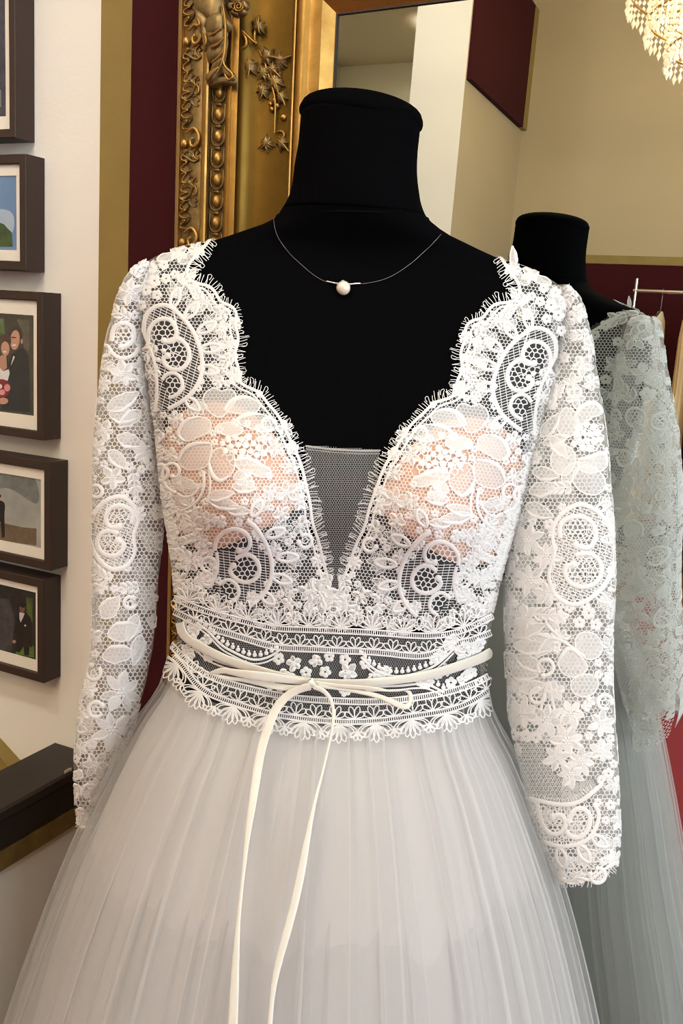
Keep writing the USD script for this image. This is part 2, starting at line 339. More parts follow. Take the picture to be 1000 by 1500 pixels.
# repeating acanthus in the carved band
def local_leaf(u0, v0, pts, c0, h):
    """pts in mm in the frame's plane about (u0, v0)."""
    p = spline(np.asarray(pts, float) / 1000.0, .0016, True) + [u0, v0]
    ctr = p.mean(0); n = len(p); V = []
    for k, t in enumerate((1.0, .9, .8, .5)):
        q = ctr + (p - ctr) * t
        V.append(mirp(q[:, 0], q[:, 1], c0 + h * (-.4, 1.0, .62, .5)[k]))
    V = np.vstack(V + [mirp(ctr[0], ctr[1], c0 + h * .55)[None]]); i = np.arange(n)
    m = trimesh.Trimesh(V, np.vstack([grid_faces(4, n, True), np.stack([3 * n + i, 3 * n + (i + 1) % n, np.full(n, 4 * n)], 1)]), process=False)
    trimesh.repair.fix_normals(m); return m
ub = UL - PXU(283, .045); uo = UL - PXU(270, .045)
vt = mirpx((283, 20), .045)[1]
def ucord(pts, u0, v0, c, r):
    p = spline(np.asarray(pts, float) / 1000.0, .0016) + [u0, v0]
    n = len(p); return tube(mirp(p[:, 0], p[:, 1], c), r * np.sin(np.linspace(.3, np.pi - .3, n)) ** .5, 7)
for k in range(-2, 12):
    v0 = vt - k * .128 + .03
    for (dx, dy, s, fl) in ((-6, 0, 1.0, 1), (-8, -17, .85, 1), (-7, -33, 1.0, 1), (6, -12, .8, -1)):
        pts = [(fl * x * s + dx, y * s + dy) for x, y in ((9, 7), (2, 9), (-7, 5), (-9, 1), (-4, -1), (-8, -6), (-3, -9), (4, -6), (9, -2))]
        obj('acanthus_leaf', local_leaf(ub, v0, pts, .0445, .0035), 'gilt_old', mirror, smooth=50)
    for pts in ([(-14, 9), (-8, 12), (-13, 4), (-4, 1), (-15, -4), (-10, -9), (2, -8)], [(-14, -12), (-7, -10), (-14, -19), (-5, -22), (-15, -27), (-9, -32), (2, -30)],
                [(-14, -37), (-6, -35), (-13, -43), (0, -46)], [(3, 2), (8, 8), (12, 3), (9, -3), (5, -1)]):
        obj('acanthus_rib', ucord(pts, ub, v0, .0485, .0012), 'gilt', mirror, smooth=True)
    for (dx, dy, s, fl) in ((-7, -82, .9, 1), (-8, -97, .8, 1), (7, -78, .9, -1), (5, 14, .8, -1), (-6, 20, .8, 1)):
        pts = [(fl * x * s + dx, y * s + dy) for x, y in ((9, 7), (2, 9), (-7, 5), (-9, 1), (-4, -1), (-8, -6), (-3, -9), (4, -6), (9, -2))]
        obj('acanthus_leaf', local_leaf(ub, v0, pts, .0445, .0035), 'gilt_old', mirror, smooth=50)
    for pts in ([(-14, -76), (-6, -73), (-14, -84), (-5, -88), (-14, -96), (-8, -101), (2, -98)], [(12, -70), (5, -78), (12, -86)], [(-14, 24), (-6, 26), (-12, 16), (2, 13)], [(10, 20), (4, 12), (11, 6)]):
        obj('acanthus_rib', ucord(pts, ub, v0, .0485, .0012), 'gilt', mirror, smooth=True)
    for a0, b0 in ((4, -62),):
        obj('scroll_curl', ucord([(a0 - 9, b0 + 10), (a0 + 2, b0 + 16), (a0 + 10, b0 + 8), (a0 + 9, b0 - 3), (a0 + 1, b0 - 7), (a0 - 3, b0), (a0 + 2, b0 + 4)], ub, v0, .050, .0026), 'gilt_bright', mirror, smooth=True)
    e = trimesh.creation.icosphere(2, 1.0)
    e.vertices = mirp(ub + (-10 + e.vertices[:, 0] * 5) / 1000, v0 - .064 + e.vertices[:, 1] * .006, .047 + e.vertices[:, 2] * .005)
    trimesh.repair.fix_normals(e); obj('boss', e, 'gilt_bright', mirror, smooth=True)
    obj('acanthus_rib', ucord([(-15, -78), (-2, -84), (8, -88), (14, -84)], ub, v0, .048, .0018), 'gilt_old', mirror, smooth=True)
# the big acanthus clasp near the top of the left rail
for pts, c, h in (([(288, -20), (320, -14), (326, 20), (318, 40), (300, 30), (285, 12)], .055, .010),
                  ([(289, 12), (303, 20), (304, 45), (298, 56), (291, 40)], .057, .007), ([(298, 32), (309, 40), (305, 66), (301, 78), (297, 58)], .057, .006),
                  ([(305, 24), (327, 18), (330, 40), (322, 55), (306, 54)], .062, .008), ([(306, 40), (329, 36), (330, 60), (318, 71), (307, 71)], .060, .008),
                  ([(308, 62), (330, 52), (331, 75), (318, 94), (309, 94)], .058, .008), ([(318, 76), (329, 70), (328, 92), (318, 110), (309, 112), (312, 96)], .056, .007),
                  ([(322, 96), (320, 112), (307, 124), (302, 120), (308, 104)], .060, .006), ([(325, 86), (332, 98), (344, 110), (342, 118), (333, 116), (326, 106)], .060, .006),
                  ([(301, 116), (320, 112), (346, 114), (344, 122), (325, 126), (306, 127)], .056, .006),
                  ([(326, 5), (333, 20), (338, 42), (332, 48), (327, 30)], .060, .007)):
    obj('acanthus_clasp_leaf', bump_leaf(pts, c, h), 'gilt_old', mirror, smooth=True)
for pts in ([(326, 5), (330, 30), (330, 60), (327, 85), (318, 108)], [(306, 53), (316, 48), (325, 40)], [(308, 70), (318, 66), (328, 55)], [(310, 92), (322, 82), (329, 70)],
            [(289, 26), (292, 36), (288, 40)], [(299, 48), (302, 60), (300, 68)], [(327, 88), (332, 100), (341, 112), (337, 117), (329, 108)], [(304, 118), (312, 108), (320, 98)]):
    obj('acanthus_clasp_rib', carve_cord(pts, .067, .0019), 'gilt', mirror, smooth=True)
# the rose and the leaf spray lying on the cove
for r_, n_ in ((13.5, 6), (8.5, 5), (4.5, 4)):
    for k in range(n_):
        t = 2 * np.pi * k / n_ + r_
        cx, cy = 349 + math.cos(t) * r_ * .62, 9 + math.sin(t) * r_ * .75
        pts = [(cx + math.cos(t + a) * q, cy + math.sin(t + a) * q) for a, q in ((0, r_ * .55), (1.2, r_ * .6), (2.4, r_ * .45), (3.9, r_ * .45), (5.1, r_ * .6))]
        obj('rose_petal', bump_leaf(pts, .046 + (14 - r_) * .0007, .005), 'gilt_old', mirror, smooth=60)
obj('rose_heart', cat([carve_cord([(349 + math.cos(t) * (7 - t * .5), 9 + math.sin(t) * (8 - t * .55)) for t in np.linspace(0, 11, 30)], .0575, .0011, False)]), 'gilt', mirror, smooth=True)
def vine(cx, cy, L, ang, k=.42):
    """A three to five pointed vine leaf, pixels."""
    out = []
    for a, r in ((0, 1.0), (.42, .62), (.85, .86), (1.35, .56), (2.0, .70), (2.7, .44), (3.58, .44), (4.28, .70), (4.93, .56), (5.43, .86), (5.86, .62)):
        out.append((cx + math.cos(ang + a) * r * L * (.72 if a > .1 else 1), cy + math.sin(ang + a) * r * L))
    return out
SP = [(vine(378, 42, 21, -1.5), .027), (vine(366, 94, 24, 1.75), .026), (vine(389, 82, 24, .2), .020), (vine(408, 92, 24, -.5), .0175), (vine(388, 104, 20, 2.2), .020), (vine(402, 116, 27, 1.3), .0185),
      (vine(386, 130, 21, 1.9), .020), (vine(412, 140, 18, 1.2), .0175), (vine(393, 208, 20, 2.5), .0185), (vine(412, 208, 20, .9), .0170), (vine(355, 74, 18, 2.6), .028), (vine(398, 100, 21, .8), .0195)]
for pts, c in SP:
    obj('vine_leaf', bump_leaf(pts, c, .0055, sharp=True), 'gilt_old', mirror, smooth=True)
    q = np.array(pts); obj('vine_leaf_rib', carve_cord([q[0] * .85 + q.mean(0) * .15, q.mean(0), q[len(q) // 2] * .85 + q.mean(0) * .15], c + .005, .0011), 'gilt', mirror, smooth=True)
for pts, c, r in (([(338, 38), (354, 45), (366, 56), (374, 63)], .034, .0024), ([(353, 47), (361, 58), (358, 70), (350, 72)], .034, .0024), ([(374, 63), (380, 76), (388, 92), (396, 118), (402, 140), (403, 170), (402, 196)], .020, .0018),
                  ([(403, 195), (410, 192), (416, 196), (414, 202), (408, 200)], .018, .0015), ([(374, 63), (373, 52), (376, 40)], .028, .002)):
    obj('vine_stem', carve_cord(pts, c, r), 'gilt', mirror, smooth=True)
for q, c, r in (((402, 147), .019, .0036), ((406, 155), .018, .0036), ((398, 160), .019, .0036), ((396, 152), .020, .003), ((415, 172), .017, .0046), ((374, 63), .029, .0032)):
    obj('berry', ball(q, c, r), 'gilt', mirror, smooth=True)

# ------------------------------------------------------------------ ledge (capped half wall) and the sloping gold trim at the left
lg = thing('half_wall', 'low grey half wall with a dark brown cap and gold strip running out from the photo wall', 'half wall')
obj('wall_body', wbox(-1.118, -1.036, 0, 0.95, 0, 0.532), 'wall_grey', lg)
obj('gold_strip', wbox(-1.122, -1.030, 0, 0.955, 0.532, 0.568, .003), 'gilt_trim', lg)
obj('cap', wbox(-1.126, -1.028, 0, 0.96, 0.568, 0.632, .005), 'ledge_top', lg)
obj('cap_lip', wbox(-1.128, -1.026, 0, 0.962, 0.618, 0.640, .004), 'ledge_top', lg)
_d = rays((98, 1129)); _P = CAM + _d * ((-1.026 - CAM @ e1) / (_d @ e1)); _b = WALL_D - _P @ nW
obj('paint_chip', cat([wbox(-1.0265, -1.0252, _b - .007, _b + .006, _P[2] - .003, _P[2] + .0025, .0004), wbox(-1.0265, -1.0252, _b - .011, _b - .008, _P[2] - .004, _P[2] + .001, .0004)]), 'chip', lg, label='small pale chip on the edge of the dark cap')
st = trimesh.creation.extrude_polygon(shapely.Polygon([(-1.14, .538), (-1.14, .495), (-2.1, 1.09), (-2.1, 1.135)]), .03, engine='earcut')
st.vertices = W(st.vertices[:, 0], st.vertices[:, 2], st.vertices[:, 1]); trimesh.repair.fix_normals(st)
obj('trim_1', st, 'wall_gold', None, label='sloping gold trim on the wall left of the half wall', kind='structure')
# ------------------------------------------------------------------ framed wedding photographs
_flat = {}
def flat(rgb, rgb2=None, scale=60):
    k = (rgb, rgb2)
    if k not in _flat:
        n = f'print_ink_{len(_flat):02d}'
        M_[n] = plain(n, srgb(*rgb), 0.6, noise=(scale, srgb(*rgb2)) if rgb2 else None, spec=0.3); _flat[k] = n
    return _flat[k]
def on_b(q, b):
    d = rays(q); P = CAM + d * ((((WALL_D - b) - CAM @ nW) / (d @ nW))[..., None])
    return np.stack([P @ e1, P[..., 2]], -1)
def flatpoly(az, b):
    pg = shapely.Polygon(az).buffer(0)
    v, f = trimesh.creation.triangulate_polygon(pg if pg.geom_type == 'Polygon' else max(pg.geoms, key=lambda g: g.area), engine='earcut')
    m = trimesh.Trimesh(W(v[:, 0], np.full(len(v), b), v[:, 1]), f, process=False)
    return m
def picture(label, a1, z0, z1, w, inner, win, base, shapes, sc):
    """a1: right edge on the wall; inner: frame face width; win: (right, top, bottom) margins of the mat's window inside the frame face."""
    a0, D = a1 - w, 0.0415
    t = thing('picture_frame', label, 'picture frame')
    cs = [(a0, z0, 1, 1), (a1, z0, -1, 1), (a1, z1, -1, -1), (a0, z1, 1, -1)]
    for k in range(4):
        p, q = cs[k], cs[(k + 1) % 4]
        pr = [(0, 0.001), (0, D - .001), (.001, D), (inner - .0015, D), (inner, D - .0015), (inner, 0.001)]
        V = np.array([[(c[0] + c[2] * d, b, c[1] + c[3] * d) for d, b in pr] for c in (p, q)]).reshape(-1, 3)
        F = np.vstack([grid_faces(2, 6, True), [[0, 1, 2], [0, 2, 3], [0, 3, 4], [0, 4, 5], [6, 8, 7], [6, 9, 8], [6, 10, 9], [6, 11, 10]]])
        m = trimesh.Trimesh(W3(V), F, process=False); trimesh.repair.fix_normals(m)
        obj('frame_rail', m, 'dark_wood', t, smooth=20)
    i0, i1, j0, j1 = a0 + inner, a1 - inner, z0 + inner, z1 - inner
    w0, w1, w2, w3 = i0 + win[0], i1 - win[0], j0 + win[2], j1 - win[1]
    ring = shapely.Polygon([(i0, j0), (i1, j0), (i1, j1), (i0, j1)], [[(w0, w2), (w1, w2), (w1, w3), (w0, w3)]])
    mm = trimesh.creation.extrude_polygon(ring, .0018, engine='earcut'); mm.vertices = W(mm.vertices[:, 0], mm.vertices[:, 2] + .0335, mm.vertices[:, 1]); trimesh.repair.fix_normals(mm)
    obj('mat_board', mm, 'mat_board', t, smooth=20, label='cream mat board with a window')
    pr = obj('photo_print', wbox(i0 + .003, i1 - .003, .031, .0332, j0 + .003, j1 - .003), base, t)
    lim = shapely.box(w0, w2, w1, w3)
    for k, (nm, ink, pts, s) in enumerate(shapes):
        az = on_b(np.array(pts, float) / sc[2] + [sc[0], sc[1]], .0335)
        if s: az = spline(az, .001, True)
        pg = shapely.Polygon(az).buffer(0).intersection(lim)
        if pg.area < 1e-7: continue
        obj(nm, flatpoly(pg.exterior.coords if pg.geom_type == 'Polygon' else max(pg.geoms, key=lambda g: g.area).exterior.coords, .03325 + .00008 * (k + 1)), ink, pr, smooth=False)
    obj('glass_pane', wbox(i0, i1, .0365, .0375, j0, j1), 'pane', t)
el = lambda cx, cy, rx, ry, r=0: [(cx + rx * math.cos(t) * math.cos(r) - ry * math.sin(t) * math.sin(r), cy + rx * math.cos(t) * math.sin(r) + ry * math.sin(t) * math.cos(r)) for t in np.linspace(0, 2 * math.pi, 14)[:-1]]
SK, NV = flat((196, 148, 126)), flat((26, 30, 42), (18, 20, 30))
picture('dark brown picture frame, topmost of the column, cut off by the top of the photo', -1.172, 1.651, 1.99, .26, .0135, (.0125, .02, .02), flat((38, 36, 62), (60, 58, 80)),
        [('printed_ground', flat((120, 120, 122)), [(-90, 470), (6, 470), (6, 560), (-90, 560)], 0)], (0, 0, 3.57))
picture('dark brown picture frame with a print of blue sky over a green tree', -1.151, 1.4502, 1.6266, .245, .0145, (.0115, .0165, .017), flat((112, 146, 186), (92, 128, 176), 14),
        [('printed_cloud', flat((168, 186, 206)), [(-200, 1100), (-40, 1090), (70, 1130), (70, 1200), (-200, 1220)], 1), ('printed_tree', flat((62, 88, 36), (40, 62, 24)), [(-150, 1200), (-60, 1150), (0, 1165), (20, 1172), (40, 1195), (62, 1215), (66, 1290), (-150, 1290)], 0)], (0, 0, 3.57))
picture('dark brown picture frame with a print of a couple, the bride holding red roses', -1.116, 1.183, 1.4185, .30, .0142, (.0115, .023, .023), flat((70, 66, 56), (50, 48, 40), 30),
        [('printed_leaves', flat((112, 128, 84), (70, 92, 48)), [(-200, 200), (40, 200), (55, 380), (20, 420), (-200, 420)], 0), ('printed_trunk', flat((104, 94, 80), (80, 72, 62)), [(180, 210), (320, 215), (320, 560), (260, 530), (240, 330)], 0),
         ('printed_suit', NV, [(130, 590), (180, 560), (250, 515), (310, 595), (325, 800), (325, 1230), (10, 1200), (60, 1000), (100, 860), (112, 760), (85, 710)], 0),
         ('printed_hair', flat((48, 38, 34)), el(178, 380, 72, 90, .1), 1), ('printed_face', SK, el(165, 435, 52, 108, .08), 1), ('printed_ear', SK, el(240, 450, 12, 28), 1), ('printed_smile', flat((236, 224, 214)), el(155, 492, 26, 9, -.2), 1),
         ('printed_eyebrow', flat((60, 44, 38)), el(150, 408, 34, 7, .05), 1), ('printed_shirt', flat((230, 226, 224)), [(150, 600), (165, 625), (140, 680), (120, 720)], 0), ('printed_bow_tie', flat((16, 16, 20)), el(150, 595, 25, 14, .5), 1),
         ('printed_hair', flat((70, 48, 38)), el(55, 445, 72, 75, .1), 1), ('printed_face', SK, el(62, 530, 46, 78, -.05), 1), ('printed_neck', flat((186, 140, 118)), [(20, 600), (72, 610), (80, 740), (40, 780), (0, 740), (-60, 760), (-60, 700)], 0), ('printed_smile', flat((236, 224, 214)), el(58, 565, 22, 8, .1), 1),
         ('printed_gown', flat((222, 222, 222)), [(-150, 740), (0, 735), (40, 780), (100, 755), (112, 800), (90, 880), (0, 900), (-10, 1190), (-150, 1190)], 0), ('printed_hand', SK, el(40, 1105, 55, 36), 1),
         ('printed_bouquet', flat((140, 20, 40), (110, 12, 30)), el(25, 965, 95, 100), 1), ('printed_rose', flat((214, 140, 146)), el(85, 960, 34, 40), 1), ('printed_rose', flat((220, 150, 152)), el(30, 1010, 32, 32), 1), ('printed_rose', flat((232, 214, 210)), el(5, 945, 26, 26), 1)], (0, 440, 7.5))
picture('dark brown picture frame, print of a suited man under a grey cloudy sky', -1.10, .9668, 1.149, .25, .0148, (.0118, .0175, .018), flat((176, 176, 168), (150, 153, 150), 18),
        [('printed_cloud', flat((110, 116, 116), (130, 134, 132)), [(-300, 150), (500, 250), (500, 540), (420, 510), (250, 400), (100, 330), (-20, 340), (-300, 250)], 1), ('printed_sand', flat((122, 104, 82), (104, 90, 72)), [(-300, 790), (75, 815), (300, 865), (500, 885), (500, 1120), (-300, 1000)], 0),
         ('printed_suit', NV, [(-40, 500), (20, 500), (60, 530), (70, 580), (60, 700), (68, 1000), (25, 1010), (10, 800), (-40, 760)], 0), ('printed_face', SK, el(-2, 460, 22, 42), 1), ('printed_hair', flat((30, 26, 26)), el(-5, 436, 24, 24), 1)], (0, 680, 9.38))
picture('lowest dark brown picture frame, print of a man in black beside a tree', -1.115, .7655, .9485, .25, .0150, (.0085, .0125, .020), flat((44, 42, 46), (30, 28, 32), 40),
        [('printed_trunk', flat((78, 74, 80), (58, 54, 60), 90), [(-300, 300), (120, 330), (190, 600), (150, 1000), (-300, 1000)], 0), ('printed_leaves', flat((92, 108, 52), (56, 72, 30)), [(340, 310), (420, 320), (420, 640), (340, 560)], 0), ('printed_grass', flat((96, 126, 54), (76, 104, 40)), [(240, 920), (440, 940), (440, 1090), (200, 1040)], 0),
         ('printed_suit', flat((14, 15, 18), (22, 24, 28)), [(200, 560), (250, 500), (330, 500), (400, 580), (418, 800), (412, 960), (380, 940), (375, 1060), (315, 1060), (305, 940), (255, 1020), (190, 1000), (220, 850), (190, 760)], 0),
         ('printed_face', flat((120, 84, 72)), el(288, 450, 36, 62), 1), ('printed_hair', flat((20, 18, 18)), el(298, 405, 42, 36), 1), ('printed_shirt', flat((200, 198, 212)), [(252, 500), (320, 515), (300, 570), (268, 635), (252, 580)], 0),
         ('printed_hand', flat((170, 140, 124)), el(185, 880, 24, 22), 1), ('printed_flower', flat((214, 214, 200)), el(328, 672, 12, 14), 1)], (0, 840, 8.82))
# ================================================================== the dress form and the dress
Y0, XC = 0.90, -0.002
class Loft:
    """A body or garment as level sections: half width a, front depth f, back depth k at each height, centre xc, yc."""
    def __init__(s, rows, p=2.2, bumps=None, grow=0.0):
        r = np.array(sorted(rows), float); s.z = r[:, 0]; s.p = p; s.bumps = bumps; s.grow = grow
        s.a_, s.f_, s.k_, s.x_, s.y_ = (PchipInterpolator(s.z, r[:, i]) for i in range(1, 6))
    def a(s, z): return s.a_(np.clip(z, s.z[0], s.z[-1])) + s.grow
    def front(s, x, z, side=1):
        zc = np.clip(z, s.z[0], s.z[-1])
        a, f, xc, yc = s.a(zc), (s.f_ if side > 0 else s.k_)(zc) + s.grow, s.x_(zc), s.y_(zc)
        t = np.clip((x - xc) / a, -.997, .997)
        y = f * (1 - np.abs(t) ** s.p) ** (1 / s.p)
        if side > 0 and s.bumps is not None: y = y + s.bumps(x - xc, zc) * (1 - np.abs(t) ** 6)
        return yc - side * y
    def at_px(s, q, side=1, lift=0.0):
        """The point of the surface under pixel q (side 1: the camera's side, -1: the far side), lifted off it."""
        q = np.asarray(q, float); d = rays(q); d = d / d[..., 1:2]
        y = np.full(q.shape[:-1], Y0 - side * .05)
        for i in range(45):
            P = CAM + d * y[..., None]
            y = y + (s.front(P[..., 0], P[..., 2], side) - y) * (.55 if i < 30 else .3)
        P = CAM + d * y[..., None]
        return s.settle(P, side, lift)
    def settle(s, P, side, lift):
        zc = np.clip(P[..., 2], s.z[0], s.z[-1]); xc, a = s.x_(zc), s.a(zc)
        x = np.clip(P[..., 0], xc - .997 * a, xc + .997 * a); z = np.minimum(P[..., 2], s.z[-1])
        h = .0015
        y = s.front(x, z, side)
        gx = (s.front(x + h, z, side) - s.front(x - h, z, side)) / (2 * h)
        gz = (s.front(x, z + h, side) - s.front(x, z - h, side)) / (2 * h)
        n = np.stack([gx, -np.ones_like(gx), gz], -1) * side
        n /= np.linalg.norm(n, axis=-1, keepdims=True)
        return np.stack([x, y, z], -1) + n * np.asarray(lift)[..., None] if np.ndim(lift) else np.stack([x, y, z], -1) + n * lift
    def at_uv(s, q, th0, R, lift):
        """q[:, 0]: pixels round the body from the angle th0, q[:, 1]: pixels below height z = 1.44; one pixel is 0.65 mm."""
        z = 1.44 - q[:, 1] * .00065; T = th0 + q[:, 0] * .00065 / R; c, sn = np.cos(T), np.sin(T); zc = np.clip(z, s.z[0], s.z[-1])
        d = np.where(sn < 0, s.f_(zc), s.k_(zc)) + s.grow + lift; a = s.a(zc) + lift
        return np.stack([s.x_(zc) + a * np.sign(c) * np.abs(c) ** (2 / s.p), s.y_(zc) + d * np.sign(sn) * np.abs(sn) ** (2 / s.p), z], 1)
    def mesh(s, z0, z1, nz=80, nt=96, cap0=True, cap1=True):
        z = np.linspace(z0, z1, nz); th = np.arange(nt) * 2 * np.pi / nt
        Z, T = np.meshgrid(z, th, indexing='ij')
        c, sn = np.cos(T), np.sin(T)
        X = s.x_(Z) + s.a(Z) * np.sign(c) * np.abs(c) ** (2 / s.p)
        d = np.where(sn < 0, s.f_(Z), s.k_(Z)) + s.grow
        Y = s.y_(Z) + d * np.sign(sn) * np.abs(sn) ** (2 / s.p)
        if s.bumps is not None:
            t = (X - s.x_(Z)) / s.a(Z); Y = Y - np.where(sn < 0, s.bumps(X - s.x_(Z), Z) * (1 - np.abs(t) ** 6), 0)
        V = np.stack([X, Y, Z], -1).reshape(-1, 3); F = [grid_faces(nz, nt, True)]
        i = np.arange(nt)
        if cap0: V = np.vstack([V, V[:nt].mean(0)]); F.append(np.stack([np.full(nt, len(V) - 1), (i + 1) % nt, i], 1))
        if cap1: V = np.vstack([V, V[(nz - 1) * nt:nz * nt].mean(0)]); o = (nz - 1) * nt; F.append(np.stack([np.full(nt, len(V) - 1), o + i, o + (i + 1) % nt], 1))
        m = trimesh.Trimesh(V, np.vstack(F), process=False)
        if m.volume < 0: m.invert()
        return m
def bust(x, z):
    b = 0
    for sx in (-1, 1):
        dx = x - sx * .083; dz = z - 1.252
        b = b + .046 * np.exp(-(dx / .058) ** 2 - np.where(dz > 0, (dz / .070), (dz / .052)) ** 2)
    return b
BODY_ROWS = [  # z, half width, front, back, xc, yc
    (0.90, .165, .115, .115, XC, Y0), (0.98, .160, .110, .110, XC, Y0), (1.045, .151, .102, .095, XC, Y0), (1.09, .1465, .097, .085, XC, Y0), (1.13, .150, .098, .085, XC, Y0), (1.177, .156, .102, .09, XC, Y0),
    (1.235, .166, .100, .095, XC, Y0), (1.285, .172, .098, .098, XC, Y0), (1.33, .180, .090, .098, XC, Y0), (1.38, .190, .078, .090, XC, Y0 + .004), (1.415, .195, .066, .078, XC, Y0 + .008), (1.441, .190, .050, .062, XC, Y0 + .012),
    (1.4555, .168, .044, .055, XC, Y0 + .014), (1.465, .136, .044, .052, XC, Y0 + .014), (1.476, .105, .049, .053, XC, Y0 + .012), (1.487, .0775, .054, .054, XC, Y0 + .008), (1.4985, .065, .0565, .055, XC - .003, Y0 + .006), (1.513, .0585, .0565, .055, XC - .003, Y0 + .005), (1.535, .0552, .055, .054, XC - .004, Y0 + .005),
    (1.558, .0535, .0545, .053, XC - .003, Y0 + .005), (1.581, .0535, .054, .053, XC - .002, Y0 + .005)]
body = Loft(BODY_ROWS, 2.2, bust)
lace_s = Loft(BODY_ROWS, 2.2, bust, .0045)

form = thing('dress_form', 'black jersey dress form with a capped neck wearing the lace wedding gown', 'mannequin')
obj('torso', body.mesh(.92, 1.4985, 110, 128, cap1=False), 'jersey', form, smooth=True)
obj('neck', body.mesh(1.4975, 1.581, 30, 96), 'jersey', form, smooth=True)
# domed neck cap with a rolled edge, tipped a little
tt = np.linspace(0, 1, 12)
pf = [(0.0001, .0165)] + [(.0545 * math.sin(t * math.pi / 2), .0165 * math.cos(t * math.pi / 2) ** .8 + .002) for t in np.linspace(.12, .95, 10)] + [(.0552, .0025), (.0557, .0), (.0553, -.0028), (.0542, -.004), (.0525, -.0035), (0.0001, -.0035)]
cp = trimesh.creation.revolve(np.array(pf)[::-1], sections=72); trimesh.repair.fix_normals(cp)
cp.apply_transform(trimesh.transformations.rotation_matrix(math.radians(4.2), [0, 1, 0])); cp.apply_transform(trimesh.transformations.rotation_matrix(math.radians(-1.5), [1, 0, 0]))
cp.apply_translation([XC - .002, Y0 + .005, 1.580])
obj('neck_cap', cp, 'jersey', form, smooth=50)
th = np.linspace(0, 2 * np.pi, 90)[:-1]
zz = 1.4935 + .0025 * np.cos(th)
obj('neck_seam', tube(np.stack([body.x_(zz) + (body.a(zz) + .0002) * np.cos(th), body.y_(zz) + (np.where(np.sin(th) < 0, body.f_(zz), body.k_(zz)) + .0002) * np.sin(th), zz], 1), .0011, 6, closed=True), 'seam', form, smooth=True)
obj('stand_pole', tube([[XC, Y0, .03], [XC, Y0, .5], [XC, Y0, .95]], .014, 20), 'steel', form)
bs = trimesh.creation.revolve(np.array([(.0001, .034), (.03, .032), (.13, .018), (.15, .008), (.15, 0), (.0001, 0)])[::-1], sections=48); trimesh.repair.fix_normals(bs); bs.apply_translation([XC, Y0, .0122])
obj('stand_base', bs, 'steel', form)

# ---- necklace
nk = thing('necklace', 'fine wire necklace with a single pearl hanging on the black dress form', 'necklace')
def on_body(q, lift=.0012): return body.at_px(np.asarray(q, float), 1, lift)
wp = spline([(401, 319), (404, 338), (418, 364), (444, 391), (478, 414), (502, 418.5), (527, 417), (562, 410), (603, 385), (645, 344)], 3.0)
obj('wire', tube(on_body(wp, .0008), .00030, 6), 'wire', nk, smooth=True)
obj('silver_tube', tube(on_body(spline([(478, 414), (490, 416.8), (502, 418.3), (515, 418), (527, 417)], 2.0), .0016), .0010, 10), 'steel', nk, smooth=40)
pc = on_body((502.5, 429), .0062); pe = trimesh.creation.icosphere(4, .0061); pe.apply_translation(pc); obj('pearl', pe, 'pearl', nk, smooth=True)
bp = on_body((502, 418.5), .0042); be = trimesh.creation.icosphere(3, .0020); be.apply_translation(bp); obj('bail', be, 'pearl', nk, smooth=True, label='tiny bead above the pearl')

# ---- the gown
gown = thing('wedding_dress', 'white lace wedding dress with long sleeves and a tulle skirt on the dress form', 'dress')
SK_ROWS = [(.03, .50, .44, .215), (.30, .42, .36, .20), (.50, .362, .30, .19), (.638, .314, .268, .18), (.747, .282, .238, .17), (.864, .242, .205, .155), (.953, .203, .172, .135), (1.00, .179, .148, .118), (1.03, .160, .124, .104), (1.05, .1535, .108, .0985), (1.075, .1515, .104, .094)]
SK_ROWS = [(z, a, f, k, XC - .003, Y0) for z, a, f, k in SK_ROWS]
skirt_s = Loft(SK_ROWS, 2.1)
def pleated(g0, z0, z1, npl, seed, nz=60, lap=(.06, .15), depth=.0025, wave=.010):
    """A sheer layer with npl uneven narrow tucks, each folded back on itself, over soft waves that widen downwards."""
    r = np.random.default_rng(seed); wd = r.uniform(.35, 1.7, npl); ed = np.r_[0, np.cumsum(wd)] / wd.sum() * 2 * np.pi; mw = 2 * np.pi / npl
    th, dr = [], []
    for i in range(npl):
        w = ed[i + 1] - ed[i]; lp = mw * r.uniform(*lap)
        th += [ed[i], ed[i] + w * .25, ed[i] + w * .5, ed[i] + w * .75, ed[i + 1] - lp * .2, ed[i + 1] + lp, ed[i + 1] + lp * 1.05, ed[i + 1] + lp * .5, ed[i + 1]]
        dr += [0, .05, .1, .2, .5, 1.0, .9, .6, .2]
    th, dr = np.array(th), np.array(dr); n = len(th)
    z = np.linspace(z0, z1, nz); T, Z = np.meshgrid(th, z); DR = np.broadcast_to(dr, T.shape)
    s = (z1 - Z) / (z1 - z0)
    ph = meshkit.fbm(np.stack([np.cos(T) * 2, np.sin(T) * 2, Z * 1.2], -1), 3, seed)
    T = T + .16 * (ph - .5) * s ** .7
    c, sn = np.cos(T), np.sin(T); p = 2.1
    wav = wave * (.15 + s ** .6) * (meshkit.noise(np.stack([np.cos(T) * 9, np.sin(T) * 9, Z * .5], -1), seed + 5) + .6 * meshkit.noise(np.stack([np.cos(T) * 22, np.sin(T) * 22, Z * .5], -1), seed + 8) - .8)
    g = g0 + depth * (.3 + .7 * s) * DR + wav
    X = skirt_s.x_(Z) + (skirt_s.a_(Z) + g) * np.sign(c) * np.abs(c) ** (2 / p)
    Y = skirt_s.y_(Z) + (np.where(sn < 0, skirt_s.f_(Z), skirt_s.k_(Z)) + g * np.where(sn < 0, 1, .5)) * np.sign(sn) * np.abs(sn) ** (2 / p)
    tk = np.tile(np.array([0, 0, 0, 0, 0, 1, 1, 1, 0.]), npl) * np.repeat(r.uniform(.2, 1.0, npl), 9)
    return np.stack([X, Y, Z], -1).reshape(-1, 3), grid_faces(nz, n, True), np.broadcast_to(tk, T.shape).ravel()
